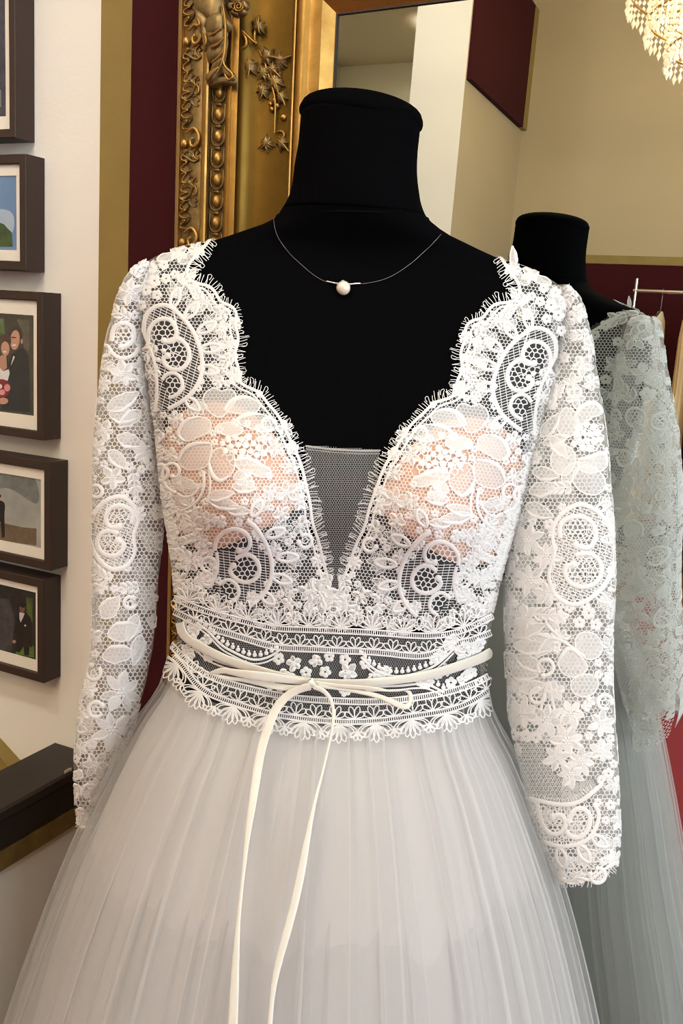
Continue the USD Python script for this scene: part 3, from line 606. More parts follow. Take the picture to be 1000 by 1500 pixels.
lin = skirt_s.mesh(.03, 1.05, 60, 128, cap0=False, cap1=False)
_s = np.clip((1.05 - lin.vertices[:, 2]) / .45, 0, 1.6)[:, None]
lin.vertices = lin.vertices - lin.vertex_normals * (.002 + .020 * _s)
skirt = obj('skirt', lin, 'lining', gown, smooth=True, label='opaque pale lining of the skirt')
V, F, O = pleated(.000, .025, 1.055, 64, 3, wave=.006); obj('tulle_layer', (V, F), 'tulle', skirt, op=.30 + .45 * O)
V, F, O = pleated(-.010, .022, 1.053, 52, 7, wave=.003); obj('tulle_layer', (V, F), 'tulle', skirt, op=.30 + .4 * O)
V, F, O = pleated(.008, .02, 1.052, 42, 11, wave=.008); obj('tulle_layer', (V, F), 'tulle', skirt, op=.20 + .5 * O)
# ================================================================== lace: drawn flat in the photograph's pixels, laid on the garment's own surface
RELIEF = 0.5
def cut(poly, minus=()):
    g = poly if hasattr(poly, 'geom_type') else shapely.Polygon(poly).buffer(0)
    for m in minus: g = g.difference(shapely.Polygon(m).buffer(0))
    return g
class Piece:
    def __init__(s): s.V, s.F, s.L, s.O, s.n = [], [], [], [], 0
    def add(s, v, f, lift, op):
        v = np.asarray(v, float); k = len(v)
        s.V.append(v); s.F.append(np.asarray(f, int) + s.n)
        s.L.append(np.broadcast_to(np.asarray(lift, float), (k,))); s.O.append(np.broadcast_to(np.asarray(op, float), (k,))); s.n += k
        return s
    def cord(s, pts, w, closed=False, lift=.0013, op=.97, step=2.0, raw=False, taper=False):
        p = np.asarray(pts, float) if raw else spline(pts, step, closed)
        n = len(p)
        t = (np.roll(p, -1, 0) - np.roll(p, 1, 0)) if closed else np.gradient(p, axis=0)
        t /= np.linalg.norm(t, axis=1, keepdims=True) + 1e-9
        nn = np.stack([-t[:, 1], t[:, 0]], 1)
        ww = np.broadcast_to(np.asarray(w, float), (n,)).copy()
        if taper: ww *= .35 + .65 * np.sin(np.linspace(.15, np.pi - .15, n))
        of = np.array([-.5, -.3, .3, .5]) if np.max(ww) > 3 else np.array([-.5, 0, .5])
        hl = np.array([.25, 1, 1, .25]) if len(of) == 4 else np.array([.4, 1, .4])
        V = p[:, None] + nn[:, None] * (of[None, :, None] * ww[:, None, None])
        m = len(of); L = np.broadcast_to(hl * lift, (n, m)).ravel()
        if closed:
            V = np.concatenate([V, V[:1]]); L = np.broadcast_to(hl * lift, (n + 1, m)).ravel(); n += 1
        return s.add(V.reshape(-1, 2), grid_faces(n, m), L, op)
    def fill(s, pts, op=.55, lift=.0007, center=None, dome=.0006, step=3.0, streak=0.0):
        op = op * .78
        p = spline(pts, step, True); n = len(p); c = p.mean(0) if center is None else np.asarray(center, float)
        V, L, O = [], [], []
        for t in (1.0, .7, .4):
            V.append(c + (p - c) * t); L.append(np.full(n, lift + dome * (1 - t ** 2))); O.append(op + streak * np.sin(np.arange(n) * 2.1) * t)
        V.append(c[None]); L.append([lift + dome]); O.append([op])
        i = np.arange(n)
        return s.add(np.vstack(V), np.vstack([grid_faces(3, n, True), np.stack([2 * n + i, 2 * n + (i + 1) % n, np.full(n, 3 * n)], 1)]), np.concatenate(L), np.clip(np.concatenate(O), 0.05, 1))
    def dot(s, c, r, lift=.0018, op=1.0, sq=1.0):
        a = np.arange(8) * np.pi / 4; c = np.asarray(c, float)
        V = np.vstack([c + np.stack([np.cos(a), sq * np.sin(a)], 1) * r, c + .6 * np.stack([np.cos(a), sq * np.sin(a)], 1) * r, c[None]]); i = np.arange(8)
        return s.add(V, np.vstack([grid_faces(2, 8, True), np.stack([8 + i, 8 + (i + 1) % 8, np.full(8, 16)], 1)]), np.r_[np.full(8, lift * .4), np.full(9, lift)], op)
    def segs(s, A, B, w, lift=.0006, op=.95):
        A, B = np.asarray(A, float), np.asarray(B, float)
        if not len(A): return s
        t = B - A; t /= np.linalg.norm(t, axis=1, keepdims=True) + 1e-9; nn = np.stack([-t[:, 1], t[:, 0]], 1) * w / 2
        V = np.stack([A - nn, A + nn, B + nn, B - nn], 1).reshape(-1, 2); k = np.arange(len(A))[:, None] * 4
        return s.add(V, np.vstack([k + [0, 1, 2], k + [0, 2, 3]]), lift, op)
    def net(s, poly, cell, w, seed=0, jit=.10, lift=.0005, op=.95, rot=0.0, sq=1.0):
        """Hexagonal net of thread w inside the polygon, cell the hole's width."""
        pg = shapely.Polygon(poly).buffer(0) if not hasattr(poly, 'geom_type') else poly
        if pg.is_empty: return s
        x0, y0, x1, y1 = pg.bounds; c = np.array([(x0 + x1) / 2, (y0 + y1) / 2]); R = np.hypot(x1 - x0, y1 - y0) / 2 + cell
        a = cell / math.sqrt(3); nx, ny = int(R / cell) + 2, int(R / (1.5 * a)) + 2
        I, J = np.meshgrid(np.arange(-nx, nx + 1), np.arange(-ny, ny + 1))
        cx = (I + .5 * (J % 2)) * cell; cy = J * 1.5 * a
        top = np.stack([cx, cy - a], -1); ur = np.stack([cx + cell / 2, cy - a / 2], -1); lr = np.stack([cx + cell / 2, cy + a / 2], -1); ul = np.stack([cx - cell / 2, cy - a / 2], -1)
        A = np.concatenate([top.reshape(-1, 2), ur.reshape(-1, 2), top.reshape(-1, 2)]); B = np.concatenate([ur.reshape(-1, 2), lr.reshape(-1, 2), ul.reshape(-1, 2)])
        def jig(P):
            k = np.round(P / (cell * .25)).astype(np.int64); h = (k[:, 0] * 73856093 ^ k[:, 1] * 19349663) + seed * 83492791
            return P + np.stack([((h * 2654435761) >> 7) % 1000 / 1000 - .5, ((h * 40503 * 2246822519) >> 9) % 1000 / 1000 - .5], 1) * 2 * jit * cell
        A, B = jig(A), jig(B)
        A[:, 1] *= sq; B[:, 1] *= sq
        cr_, sr_ = math.cos(rot), math.sin(rot); Rm = np.array([[cr_, sr_], [-sr_, cr_]])
        A, B = A @ Rm + c, B @ Rm + c
        ok = shapely.contains_xy(pg, A[:, 0], A[:, 1]) & shapely.contains_xy(pg, B[:, 0], B[:, 1])
        return s.segs(A[ok], B[ok], w, lift, op)
    def lines(s, poly, gap, w, rot, lift=.0006, op=.95, cross=2.2, minus=()):
        """Close parallel threads with sparser cross threads, as inside the scroll medallions."""
        pg = cut(poly, minus); x0, y0, x1, y1 = pg.bounds; c = np.array([(x0 + x1) / 2, (y0 + y1) / 2]); R = np.hypot(x1 - x0, y1 - y0) / 2
        for g, r_, ww in ((gap, rot, w), (gap * cross, rot + 1.35, w * .9)):
            d = np.array([math.cos(r_), math.sin(r_)]); nn = np.array([-d[1], d[0]])
            for o in np.arange(-R, R, g):
                ls = pg.intersection(shapely.LineString([c + nn * o - d * R, c + nn * o + d * R]))
                for q in getattr(ls, 'geoms', [ls]):
                    if q.geom_type != 'LineString' or q.length < 2: continue
                    k = max(2, int(q.length / 5)); P = np.array([q.interpolate(t, True).coords[0] for t in np.linspace(0, 1, k + 1)])
                    s.segs(P[:-1], P[1:], ww, lift, op)
        return s
    def map2(s, fn):
        o = Piece(); o.V = [fn(v) for v in s.V]; o.F, o.L, o.O, o.n = s.F, s.L, s.O, s.n; return o
def flipx(q):
    """Mirror pixels about the dress's own upright axis."""
    P = at(np.asarray(q, float), Y0); P[..., 0] = 2 * XC - P[..., 0]; return proj(P)
def put(name, parent, pc, surf, side=1, mat='lace', label=None, kind=None):
    if pc.n == 0: return None
    V = np.vstack(pc.V); L = np.concatenate(pc.L); O = np.concatenate(pc.O)
    P = surf.at_px(V, side, L * RELIEF)
    return obj(name, (P, np.vstack(pc.F)), mat, parent, op=O, label=label, kind=kind)

def petal_pts(base, ang, L, Wd, lobes=3, amp=.07):
    s = np.linspace(0, 1, 9); half = Wd / 2 * np.sin(np.pi * s ** .75) ** .8
    d = np.array([math.cos(ang), math.sin(ang)]); n = np.array([-d[1], d[0]])
    right = [np.array(base) + d * L * t + n * h * (1 + amp * math.cos(t * lobes * 6)) for t, h in zip(s[1:-1], half[1:-1])]
    left = [np.array(base) + d * L * t - n * h * (1 + amp * math.cos(t * lobes * 6 + 1)) for t, h in zip(s[1:-1], half[1:-1])]
    return [np.array(base)] + right + [np.array(base) + d * L] + left[::-1]
def petal(pc, base, ang, L, Wd, op=.5, w=1.8, lobes=3, heavy=0):
    p = petal_pts(base, ang, L, Wd, lobes)
    pc.fill(p, op, streak=.12); pc.cord(p, w, True, step=2.2)
    if heavy:
        k = len(p); q = p[1:k // 2] if heavy > 0 else p[k // 2 + 1:]
        pc.cord(q, w + 3.4, lift=.0019, taper=True)
    return pc
def flower(c, r, n=6, seed=0, op=.5, sq=1.0, dots=True, w=1.9):
    g = np.random.default_rng(seed); pc = Piece(); c = np.array(c, float); a0 = g.uniform(0, 6.28)
    for k in range(n):
        a = a0 + 2 * np.pi * k / n + g.uniform(-.12, .12); rr = r * g.uniform(.85, 1.12)
        petal(pc, c + .22 * r * np.array([math.cos(a), math.sin(a)]), a, rr * .8, rr * 2.5 / n * g.uniform(.95, 1.3), op * g.uniform(.75, 1.35), w, 3, heavy=int(g.integers(0, 3)) - 1)
    if dots:
        for k in range(6): pc.dot(c + .17 * r * np.array([math.cos(k * 1.05), math.sin(k * 1.05)]), max(1.5, r * .085))
        pc.dot(c, max(1.6, r * .1))
    return pc
def floret(c, r, seed=0):
    """Small solid five-lobed flower with an open eye."""
    g = np.random.default_rng(seed); pc = Piece(); a0 = g.uniform(0, 6.28); c = np.array(c, float)
    for k in range(5):
        a = a0 + k * 1.2566; pc.dot(c + .58 * r * np.array([math.cos(a), math.sin(a)]), r * .46, .0013, .93)
    return pc
def leaf_spray(c, ang, L, seed=0):
    g = np.random.default_rng(seed); pc = Piece(); c = np.array(c, float); d = np.array([math.cos(ang), math.sin(ang)])
    for k in range(3):
        b = c + d * L * (-.5 + .32 * k)
        for sgn in (-1, 1): petal(pc, b, ang + sgn * g.uniform(.6, .95), L * g.uniform(.38, .5), L * .2, g.uniform(.4, .85), 1.7, 2, heavy=sgn)
    petal(pc, c + d * L * .25, ang, L * .42, L * .22, .7, 1.8)
    pc.cord([c - d * L * .5, c, c + d * L * .3], 2.4)
    return pc
def eye_leaf(c, ang, L, Wd, fan=True, seed=0):
    """The pointed eye with two holes, and the fan of sheer lobes behind its tip."""
    g = np.random.default_rng(seed); pc = Piece(); c = np.array(c, float); d = np.array([math.cos(ang), math.sin(ang)]); n = np.array([-d[1], d[0]])
    if fan:
        for a, r_ in ((-1.25, .75), (-.62, .95), (0, 1.05), (.62, .95), (1.25, .75)):
            petal(pc, c + d * L * .12, ang + a, L * r_ * g.uniform(.85, 1.05), Wd * .95, g.uniform(.28, .48), 1.5, 2)
    e = [c - d * L * .62, c + n * Wd * .5 - d * L * .12, c + n * Wd * .46 + d * L * .2, c + d * L * .6, c - n * Wd * .46 + d * L * .2, c - n * Wd * .5 - d * L * .12]
    pc.cord(e, Wd * .38, True, lift=.0021, step=1.8)
    pc.cord([c - n * Wd * .3, c + n * Wd * .3], 1.8, lift=.0017); pc.cord([c - d * L * .5, c - d * L * .2], 2.2, lift=.0017)
    return pc
def ringscroll(pts, w=6.5, blob=True, net=True, closed=False, seed=0):
    pc = Piece(); p = spline(pts, 2.0)
    pc.cord(p, w, raw=True, lift=.0023)
    if blob: pc.dot(p[-1], w * .78, .0025)
    if net: pc.net(np.array(p), 8.2, 1.7, seed, .16, .0008, 1.0)
    return pc
def fringe(pts, L, gap, w=1.1, seed=0, sgn=1, lean=.25):
    g = np.random.default_rng(seed); p = spline(pts, gap); t = np.gradient(p, axis=0); t /= np.linalg.norm(t, axis=1, keepdims=True)
    nn = np.stack([-t[:, 1], t[:, 0]], 1) * sgn; pc = Piece()
    run = meshkit.noise(np.stack([np.arange(len(p)) * .09, np.zeros(len(p)), np.zeros(len(p))], -1), seed)
    for k in range(len(p)):
        l = L * (.55 + .75 * run[k]) * g.uniform(.75, 1.15); b = nn[k] + t[k] * (g.uniform(-lean, lean) + .22 * math.sin(k * .31))
        q = [p[k], p[k] + b * l * .55, p[k] + b * l + t[k] * g.uniform(-1.5, 1.5)]
        if k % 5 == 0: q += [q[-1] + t[k] * gap * .9, p[k] + b * l * .5 + t[k] * gap * 1.0]
        pc.cord(q, w, lift=.0015, step=3.2, op=.9)
    return pc
def scatter(poly, holes, rmin, rmax, seed, tries=900):
    g = np.random.default_rng(seed); pg = shapely.Polygon(poly).buffer(0); x0, y0, x1, y1 = pg.bounds; out = list(holes); new = []
    for k in range(tries):
        q = np.array([g.uniform(x0, x1), g.uniform(y0, y1)]); r = rmax - (rmax - rmin) * min(1, k / (tries * .6))
        if not shapely.contains_xy(pg, *q): continue
        if any((q[0] - a) ** 2 + (q[1] - b) ** 2 < (r * .85 + c) ** 2 for a, b, c in out): continue
        out.append((q[0], q[1], r * .85)); new.append((q[0], q[1], r))
    return new
def filler(parent, surf, side, poly, holes, rmin, rmax, seed, tries=900, fn=None, dens=.6):
    g = np.random.default_rng(seed + 99)
    for k, (x, y, r) in enumerate(scatter(poly, holes, rmin, rmax, seed, tries)):
        u = g.uniform()
        if r < (rmin + rmax) * .42: pc, nm = floret((x, y), r * .95, k), 'floret'
        elif u < .55: pc, nm = flower((x, y), r * 1.12, int(g.integers(5, 8)), k + seed, g.uniform(.45, .9) * dens * 1.6), 'lace_flower'
        elif u < .85: pc, nm = leaf_spray((x, y), g.uniform(0, 6.28), r * 2.2, k + seed), 'leaf_spray'
        else:
            a = np.linspace(0, 5.2, 9) + g.uniform(0, 6); pc, nm = ringscroll([(x + math.cos(t) * r * .8, y + math.sin(t) * r * .8) for t in a], 5.5, seed=k), 'lace_scroll'
        if fn: pc = pc.map2(fn)
        put(nm, parent, pc, surf, side)

# ---------------------------------------------------------------- bodice, drawn for the left half and mirrored
NECK = [(308, 350), (292, 370), (277, 387), (274, 397), (280, 411), (292, 416), (308, 421), (316, 430), (324, 442), (340, 450), (346, 461), (345, 476), (348, 490), (348, 503), (344, 520), (349, 541), (350, 557), (360, 566), (377, 574),
        (392, 591), (407, 609), (419, 632), (428, 651), (441, 682), (449, 716), (454, 739), (457, 763), (465, 789), (472, 817), (480, 847)]
LOW = [(491, 880), (490, 916), (430, 914), (365, 906), (330, 903), (285, 888), (258, 876)]
SIDE = [(250, 830), (235, 740), (222, 690), (221, 640), (217, 560), (212, 490), (206, 440), (198, 400), (215, 384), (262, 366)]
HALF = [tuple(q) for q in spline(NECK, 4)] + LOW + SIDE
holes = []
arcA = [(211, 487), (212, 470), (219, 456), (232, 448), (246, 448), (257, 455), (270, 468), (282, 484), (291, 505), (296, 527), (295, 549), (288, 566), (277, 580), (262, 591), (247, 599)]
arcL = [(211, 487), (217, 503), (224, 522), (229, 548), (230, 575), (228, 600)]
arcB = [(362, 762), (372, 770), (382, 783), (391, 800), (397, 820), (398, 840), (393, 858), (382, 874), (366, 888)]
arcI = [(316, 836), (313, 815), (315, 797), (322, 783), (335, 776), (350, 774), (360, 778), (364, 768)]
S1 = [(218, 508), (217, 492), (224, 475), (238, 467), (251, 470), (258, 481), (257, 494), (249, 501), (241, 499)]
S2 = [(246, 500), (258, 496), (270, 502), (277, 515), (275, 530), (266, 540), (253, 541), (243, 535), (240, 525), (246, 521)]
S3 = [(238, 556), (248, 547), (260, 549), (267, 559), (266, 571), (258, 579), (248, 583)]
S4 = [(315, 806), (317, 792), (326, 781), (340, 775), (354, 777), (364, 786), (366, 797), (360, 806), (350, 806)]
S5 = [(346, 818), (358, 812), (371, 816), (379, 828), (378, 842), (368, 851), (354, 852), (344, 846), (337, 835), (342, 828)]
S6 = [(322, 856), (334, 849), (345, 855), (350, 867), (345, 878), (336, 882)]
S0 = [(244, 502), (262, 520), (240, 528), (230, 505)]
RC = [(322, 640), (392, 636), (396, 680), (350, 690), (320, 668)]
def bodice_half(parent, fn, tagname, seed):
    P = lambda nm, pc, **k: put(nm, parent, pc.map2(fn), lace_s, 1, **k)
    P('net_ground', Piece().net(cut(HALF, (arcA + arcL[::-1], arcB + [(330, 880), (312, 856)] + arcI, RC)), 5.6, 1.0, seed, .08), kind='stuff')
    nk_ = spline(NECK, 2)
    ins = np.array(NECK, float)
    P('neckline_cord', Piece().cord(NECK, 4.6, lift=.0019).cord([(x - 8.5, y + 3.5) for x, y in NECK[3:]], 3.2, lift=.0015), label='scalloped corded edge of the neckline')
    P('eyelash_fringe', fringe(NECK, 15, 3.7, 1.1, seed, -1), kind='stuff')
    # shoulder medallion
    P('medallion_net', Piece().lines(arcA + arcL[::-1], 3.9, 1.15, .45, minus=(S0, S1, S2, S3)), kind='stuff')
    P('lace_scroll', Piece().cord(arcA, 6.6, lift=.0023).cord(arcL, 4.6, lift=.002).cord([(254, 454), (257, 470), (258, 480)], 2.4))
    P('lace_scroll', ringscroll(S1, 6.6, seed=1))
    P('lace_scroll', ringscroll(S2, 6.8, seed=2))
    P('lace_scroll', ringscroll(S3, 5.8, blob=False, seed=3))
    P('lace_scroll', Piece().net([(244, 502), (262, 520), (240, 528), (230, 505)], 7.5, 1.6, 5).dot((240, 514), 4).dot((232, 527), 4))
    for (x, y, an, L) in ((257, 436, -1.25, 24), (281, 455, -.85, 24), (303, 480, -.5, 25), (309, 510, -.12, 25), (306, 542, .2, 24), (282, 592, .75, 22)):
        P('eye_leaf', eye_leaf((x, y), an, L, 12.5, seed=int(x)))
        holes.append((x, y, 15))
    for (x, y, r) in ((214, 425, 9), (230, 432, 8), (226, 412, 10), (243, 408, 8), (207, 447, 8), (256, 402, 7), (222, 393, 9), (240, 388, 8)): P('floret', floret((x, y), r, int(x))); holes.append((x, y, r))
    P('lace_petal', petal(Piece(), (206, 408), -.35, 30, 15, .6, 2.0)); P('lace_petal', petal(Piece(), (262, 385), -.5, 34, 13, .6, 2.0)); P('lace_petal', petal(Piece(), (230, 380), -.2, 34, 12, .75, 2.2))
    holes.extend([(250, 480, 40), (262, 530, 36), (255, 570, 36), (225, 470, 20)])
    # the big rose over the bust
    R = Piece()
    def pt(pts, op=.6, w=2.2, hv=None):
        R.fill(pts, op, streak=.1); R.cord(pts, w, True)
        if hv is not None: R.cord([pts[k] for k in hv], w + 4.5, lift=.0022, taper=True)
    rose = [([(324, 611), (304, 601), (298, 589), (300, 577), (309, 570), (316, 569), (324, 573), (334, 570), (343, 574), (346, 584), (337, 598)], .55, None), ([(329, 600), (338, 588), (348, 583), (361, 582), (373, 586), (381, 594), (376, 603), (360, 607), (343, 605)], .75, (0, 1, 2, 3, 4)),
            ([(345, 616), (362, 607), (381, 607), (396, 611), (405, 619), (402, 629), (384, 632), (362, 626)], .5, (0, 1, 2)), ([(308, 618), (294, 611), (276, 615), (264, 627), (262, 638), (271, 646), (289, 641), (307, 631)], .8, (1, 2, 3, 4, 5)),
            ([(308, 650), (288, 650), (270, 659), (262, 675), (270, 686), (287, 688), (303, 682), (309, 668)], .55, (0, 1, 2, 3)), ([(311, 662), (326, 656), (341, 664), (344, 682), (336, 697), (322, 704), (311, 695), (307, 679)], .38, (4, 5, 6, 7)),
            ([(315, 628), (330, 619), (346, 622), (356, 631), (346, 638), (328, 637)], .85, None), ([(344, 676), (360, 672), (380, 680), (396, 690), (390, 698), (368, 694), (350, 688)], .8, (0, 1, 2, 3))]
    for p_, o_, h_ in rose:
        R = Piece(); pt(p_, o_, 2.1, h_); P('rose_petal', R)
    R = Piece()
    for k, (x, y) in enumerate([(334, 644), (344, 641), (354, 644), (364, 640), (338, 654), (349, 652), (360, 652), (371, 650), (344, 662), (355, 662), (367, 661), (378, 656), (352, 671), (364, 671), (376, 667), (386, 664), (326, 650), (330, 661)]): R.dot((x, y), 4.6 if k % 3 else 5.4, .0021)
    R.net([(322, 640), (392, 636), (396, 680), (350, 690), (320, 668)], 8.5, 1.8, 4); P('rose_centre', R)
    holes.extend([(322, 590, 26), (360, 594, 26), (284, 630, 26), (286, 668, 28), (325, 682, 26), (352, 655, 36), (372, 686, 22)])
    P('lace_scroll', ringscroll([(259, 722), (244, 712), (239, 697), (243, 684), (255, 679), (263, 688), (260, 698), (253, 698)], 4.6, net=False))
    P('lace_scroll', Piece().cord([(298, 690), (299, 710), (292, 730), (280, 742), (268, 748)], 4.2, lift=.002).cord([(306, 690), (308, 712), (304, 735)], 3.2).cord([(259, 722), (270, 728), (286, 722), (294, 708)], 3.6))
    P('lace_petal', petal(Piece(), (262, 704), .35, 30, 14, .6)); P('lace_petal', petal(Piece(), (268, 720), -.3, 30, 12, .5)); P('lace_petal', petal(Piece(), (250, 728), .5, 32, 15, .55))
    for b, an, L, Wd in (((304, 728), -.15, 40, 15), ((306, 732), .25, 48, 16), ((340, 712), .1, 36, 15), ((342, 700), -.35, 30, 14), ((332, 746), .1, 36, 13)): P('lace_petal', petal(Piece(), b, an, L, Wd, .72, 2.0, heavy=1))
    P('lace_flower', flower((359, 706), 14, 5, 3, .5)); holes.append((359, 706, 14))
    holes.extend([(252, 695, 18), (275, 720, 24), (330, 735, 26), (300, 712, 14)])
    for (x, y, r, n, sd) in ((405, 655, 17, 6, 5), (424, 682, 15, 6, 8), (418, 722, 19, 6, 12), (396, 722, 14, 5, 14), (438, 735, 14, 5, 15), (440, 770, 15, 5, 16), (386, 640, 12, 5, 18), (412, 752, 13, 5, 20)):
        P('lace_flower', flower((x, y), r, n, sd, .45, w=1.6)); holes.append((x, y, r))
    # lower medallion
    P('medallion_net', Piece().lines(arcB + [(330, 880), (312, 856)] + arcI, 3.9, 1.15, .15, minus=(S4, S5, S6)), kind='stuff')
    P('lace_scroll', Piece().cord(arcB, 6.6, lift=.0023)); P('lace_scroll', Piece().cord([(308, 860), (315, 845), (319, 828), (317, 808)], 5, lift=.002))
    P('lace_scroll', ringscroll(S4, 6.4, seed=6))
    P('lace_scroll', ringscroll(S5, 6.6, seed=7))
    P('lace_scroll', ringscroll(S6, 5.6, blob=False, seed=8))
    for (x, y, an, L) in ((376, 744, -1.0, 22), (403, 780, -.35, 24), (421, 816, -.02, 26), (413, 848, .3, 24), (392, 876, .7, 20)): P('eye_leaf', eye_leaf((x, y), an, L, 12.5, seed=int(x + y))); holes.append((x, y, 16))
    holes.extend([(345, 800, 36), (355, 840, 36), (340, 868, 24), (440, 815, 16), (436, 848, 14)])
    P('lace_flower', flower((450, 868), 15, 5, 22, .45, w=1.6)); holes.append((450, 868, 15))
    n0 = len(holes)
    filler(parent, lace_s, 1, HALF, [(x, y, r * .8) for x, y, r in holes], 6, 13, seed, 2600, fn)
    filler(parent, lace_s, 1, [(224, 640), (262, 700), (300, 770), (312, 850), (290, 872), (264, 860), (236, 740)], [], 7, 15, seed + 4, 500, fn, .8)
lb = UsdGeom.Xform.Define(stage, '/World/wedding_dress/bodice_lace').GetPrim()
bodice_half(lb, lambda q: np.asarray(q), 'l', 21)
holes = []
lb2 = UsdGeom.Xform.Define(stage, '/World/wedding_dress/bodice_lace_001').GetPrim()
bodice_half(lb2, flipx, 'r', 21)
put('lace_flower', lb, flower((470, 872), 29, 7, 41, .6), lace_s, 1); put('lace_flower', lb2, flower((505, 884), 16, 6, 43, .6), lace_s, 1)
# the peach cups under the lace
cup_s = Loft(BODY_ROWS, 2.2, bust, .0022)
for fn in (lambda q: np.asarray(q, float), flipx):
    cup_ = Piece(); p = spline([(236, 650), (262, 606), (310, 588), (360, 600), (404, 640), (432, 690), (440, 730), (420, 756), (385, 776), (330, 800), (280, 800), (250, 770), (238, 720)], 3, True)
    n = len(p); c = np.array([335., 700.]); K = 14
    cup_.add(np.vstack([c + (p - c) * t for t in np.linspace(1, .02, K)]), grid_faces(K, n, True), np.concatenate([np.full(n, -.0016 * (k == 0)) for k in range(K)]), 1.0)
    put('cup', gown, cup_.map2(fn), cup_s, 1, mat='cup', label='peach coloured padded cup')
# sheer modesty panel in the plunge of the neckline
flat_s = Loft(BODY_ROWS, 2.2, lambda x, z: .020 * np.exp(-((z - 1.255) / .06) ** 2) * np.exp(-(x / .09) ** 2), .003)
pn = Piece(); L_ = spline([(425, 650), (440, 690), (452, 745), (468, 810), (486, 866)], n=20); R_ = flipx(L_)
U = np.linspace(0, 1, 14); G = L_[:, None] * (1 - U)[None, :, None] + R_[:, None] * U[None, :, None]
G[:, :, 1] += 4.5 * (np.sin(np.pi * U))[None, :] * np.linspace(1, 0, 20)[:, None]
pn.add(G.reshape(-1, 2), grid_faces(20, 14), 0, .09)
pm = put('modesty_panel', gown, pn, flat_s, 1, mat='panel', label='dark sheer tulle panel in the plunge of the neckline')
put('panel_net', pm, Piece().net([tuple(q) for q in L_] + [tuple(q) for q in R_[::-1]], 3.6, .42, 3, .04, .0004, .5), flat_s, 1, kind='stuff')
put('panel_hem', pm, Piece().cord(G[0], 3.0, lift=.0012, op=.75).cord(G[0] + [0, 4.5], 1.2, lift=.001, op=.6), flat_s, 1, mat='panel')
# sheer ground of the bodice, all round
bm = lace_s.mesh(1.05, 1.452, 120, 220, cap0=False, cap1=False)
vc = bm.vertices; frontv = vc[:, 1] < body.y_(np.clip(vc[:, 2], .9, 1.58))
q = proj(vc); pl_ = shapely.Polygon(HALF).buffer(0); pr_ = shapely.Polygon(flipx(np.array(HALF))).buffer(0)
inn = shapely.contains_xy(pl_, q[:, 0], q[:, 1]) | shapely.contains_xy(pr_, q[:, 0], q[:, 1]) | (vc[:, 2] < 1.135)
x_ = vc[:, 0] - XC
keep = np.where(frontv, inn, vc[:, 2] < 1.370 + .066 * (x_ / .15) ** 2)
ff = bm.faces[keep[bm.faces].all(1)]
us, iv = np.unique(ff, return_inverse=True); ff = iv.reshape(-1, 3); vc = vc[us]; x_ = x_[us]
obj('sheer_ground', (vc, ff), 'lace_base', lb, op=np.where(vc[:, 2] < 1.137, .05, np.where(np.abs(x_) > .9 * (lace_s.a(vc[:, 2])), .4, .08)))
# back of the bodice
BACK = [tuple(q) for q in proj(np.array([[x, Y0, 1.366 + .066 * (x / .15) ** 2] for x in np.linspace(-.165, .165, 24)]))] + [tuple(q) for q in proj(np.array([[.172, Y0, 1.40], [.165, Y0, 1.25], [.150, Y0, 1.15], [.146, Y0, 1.09], [-.146, Y0, 1.09], [-.150, Y0, 1.15], [-.165, Y0, 1.25], [-.172, Y0, 1.40]]))]
bb = UsdGeom.Xform.Define(stage, '/World/wedding_dress/back_lace').GetPrim()
put('net_ground', bb, Piece().net(BACK, 6.5, 1.2, 9), lace_s, -1, kind='stuff')
put('neckline_cord', bb, Piece().cord(BACK[:24], 5, lift=.0018), lace_s, -1); put('eyelash_fringe', bb, fringe(BACK[:24], 12, 4.5, 1.3, 5, 1), lace_s, -1, kind='stuff')
bh = []
for fn in (lambda q: np.asarray(q, float), flipx):
    for pts, bl in (([(300, 470), (330, 455), (365, 470), (385, 505), (380, 545), (350, 570), (315, 568)], False), ([(318, 540), (312, 515), (325, 492), (350, 492), (362, 512), (350, 530), (336, 526)], True)):
        put('lace_scroll', bb, ringscroll(pts, 7.5, bl).map2(fn), lace_s, -1)
    for x, y, an in ((345, 440, -1.4), (390, 470, -.7), (405, 520, 0), (390, 570, .6)): put('eye_leaf', bb, eye_leaf((x, y), an, 27, 14, seed=x).map2(fn), lace_s, -1)
    c_ = fn(np.array([345., 510.])); bh.append((c_[0], c_[1], 62))
filler(bb, lace_s, -1, BACK, bh, 11, 26, 77, 900)
# ---------------------------------------------------------------- sleeves: empty lace tubes hanging at the sides
def hang_l(z): return Y0 + .012 + .04 * np.maximum(0, (1.10 - z) / .2) ** 1.3
def hang_r(z): return np.interp(z, [.86, 1.0, 1.28, 1.40, 1.445], [.872, .882, .905, .935, .925])
def edge(pts, hang):
    p = np.array(pts, float); P = at(p, Y0); Y = hang(P[:, 2])
    P = np.array([at(q, y) for q, y in zip(p, Y)]); o = np.argsort(P[:, 2]); return PchipInterpolator(P[o, 2], P[o, 0])
LO = [(203, 386), (180, 422), (168, 460), (155, 520), (145, 600), (140, 680), (139, 760), (139, 850), (138, 920), (133, 965), (122, 1010), (112, 1090), (110, 1150), (116, 1214)]
LI = [(230, 384), (227, 420), (222, 460), (222, 520), (228, 580), (230, 640), (236, 700), (239, 760), (232, 838), (227, 917), (216, 980), (203, 1036), (189, 1086), (172, 1130), (160, 1170), (147, 1212)]
RI = [(814, 412), (806, 440), (792, 500), (772, 560), (760, 620), (752, 680), (745, 760), (740, 840), (739, 930), (742, 1000), (746, 1060), (757, 1110), (770, 1170), (785, 1220), (803, 1262), (818, 1293)]
RO = [(838, 418), (850, 450), (862, 490), (873, 560), (885, 640), (890, 700), (895, 760), (897, 850), (894, 920), (894, 1000), (898, 1060), (903, 1150), (904, 1240), (890, 1290)]
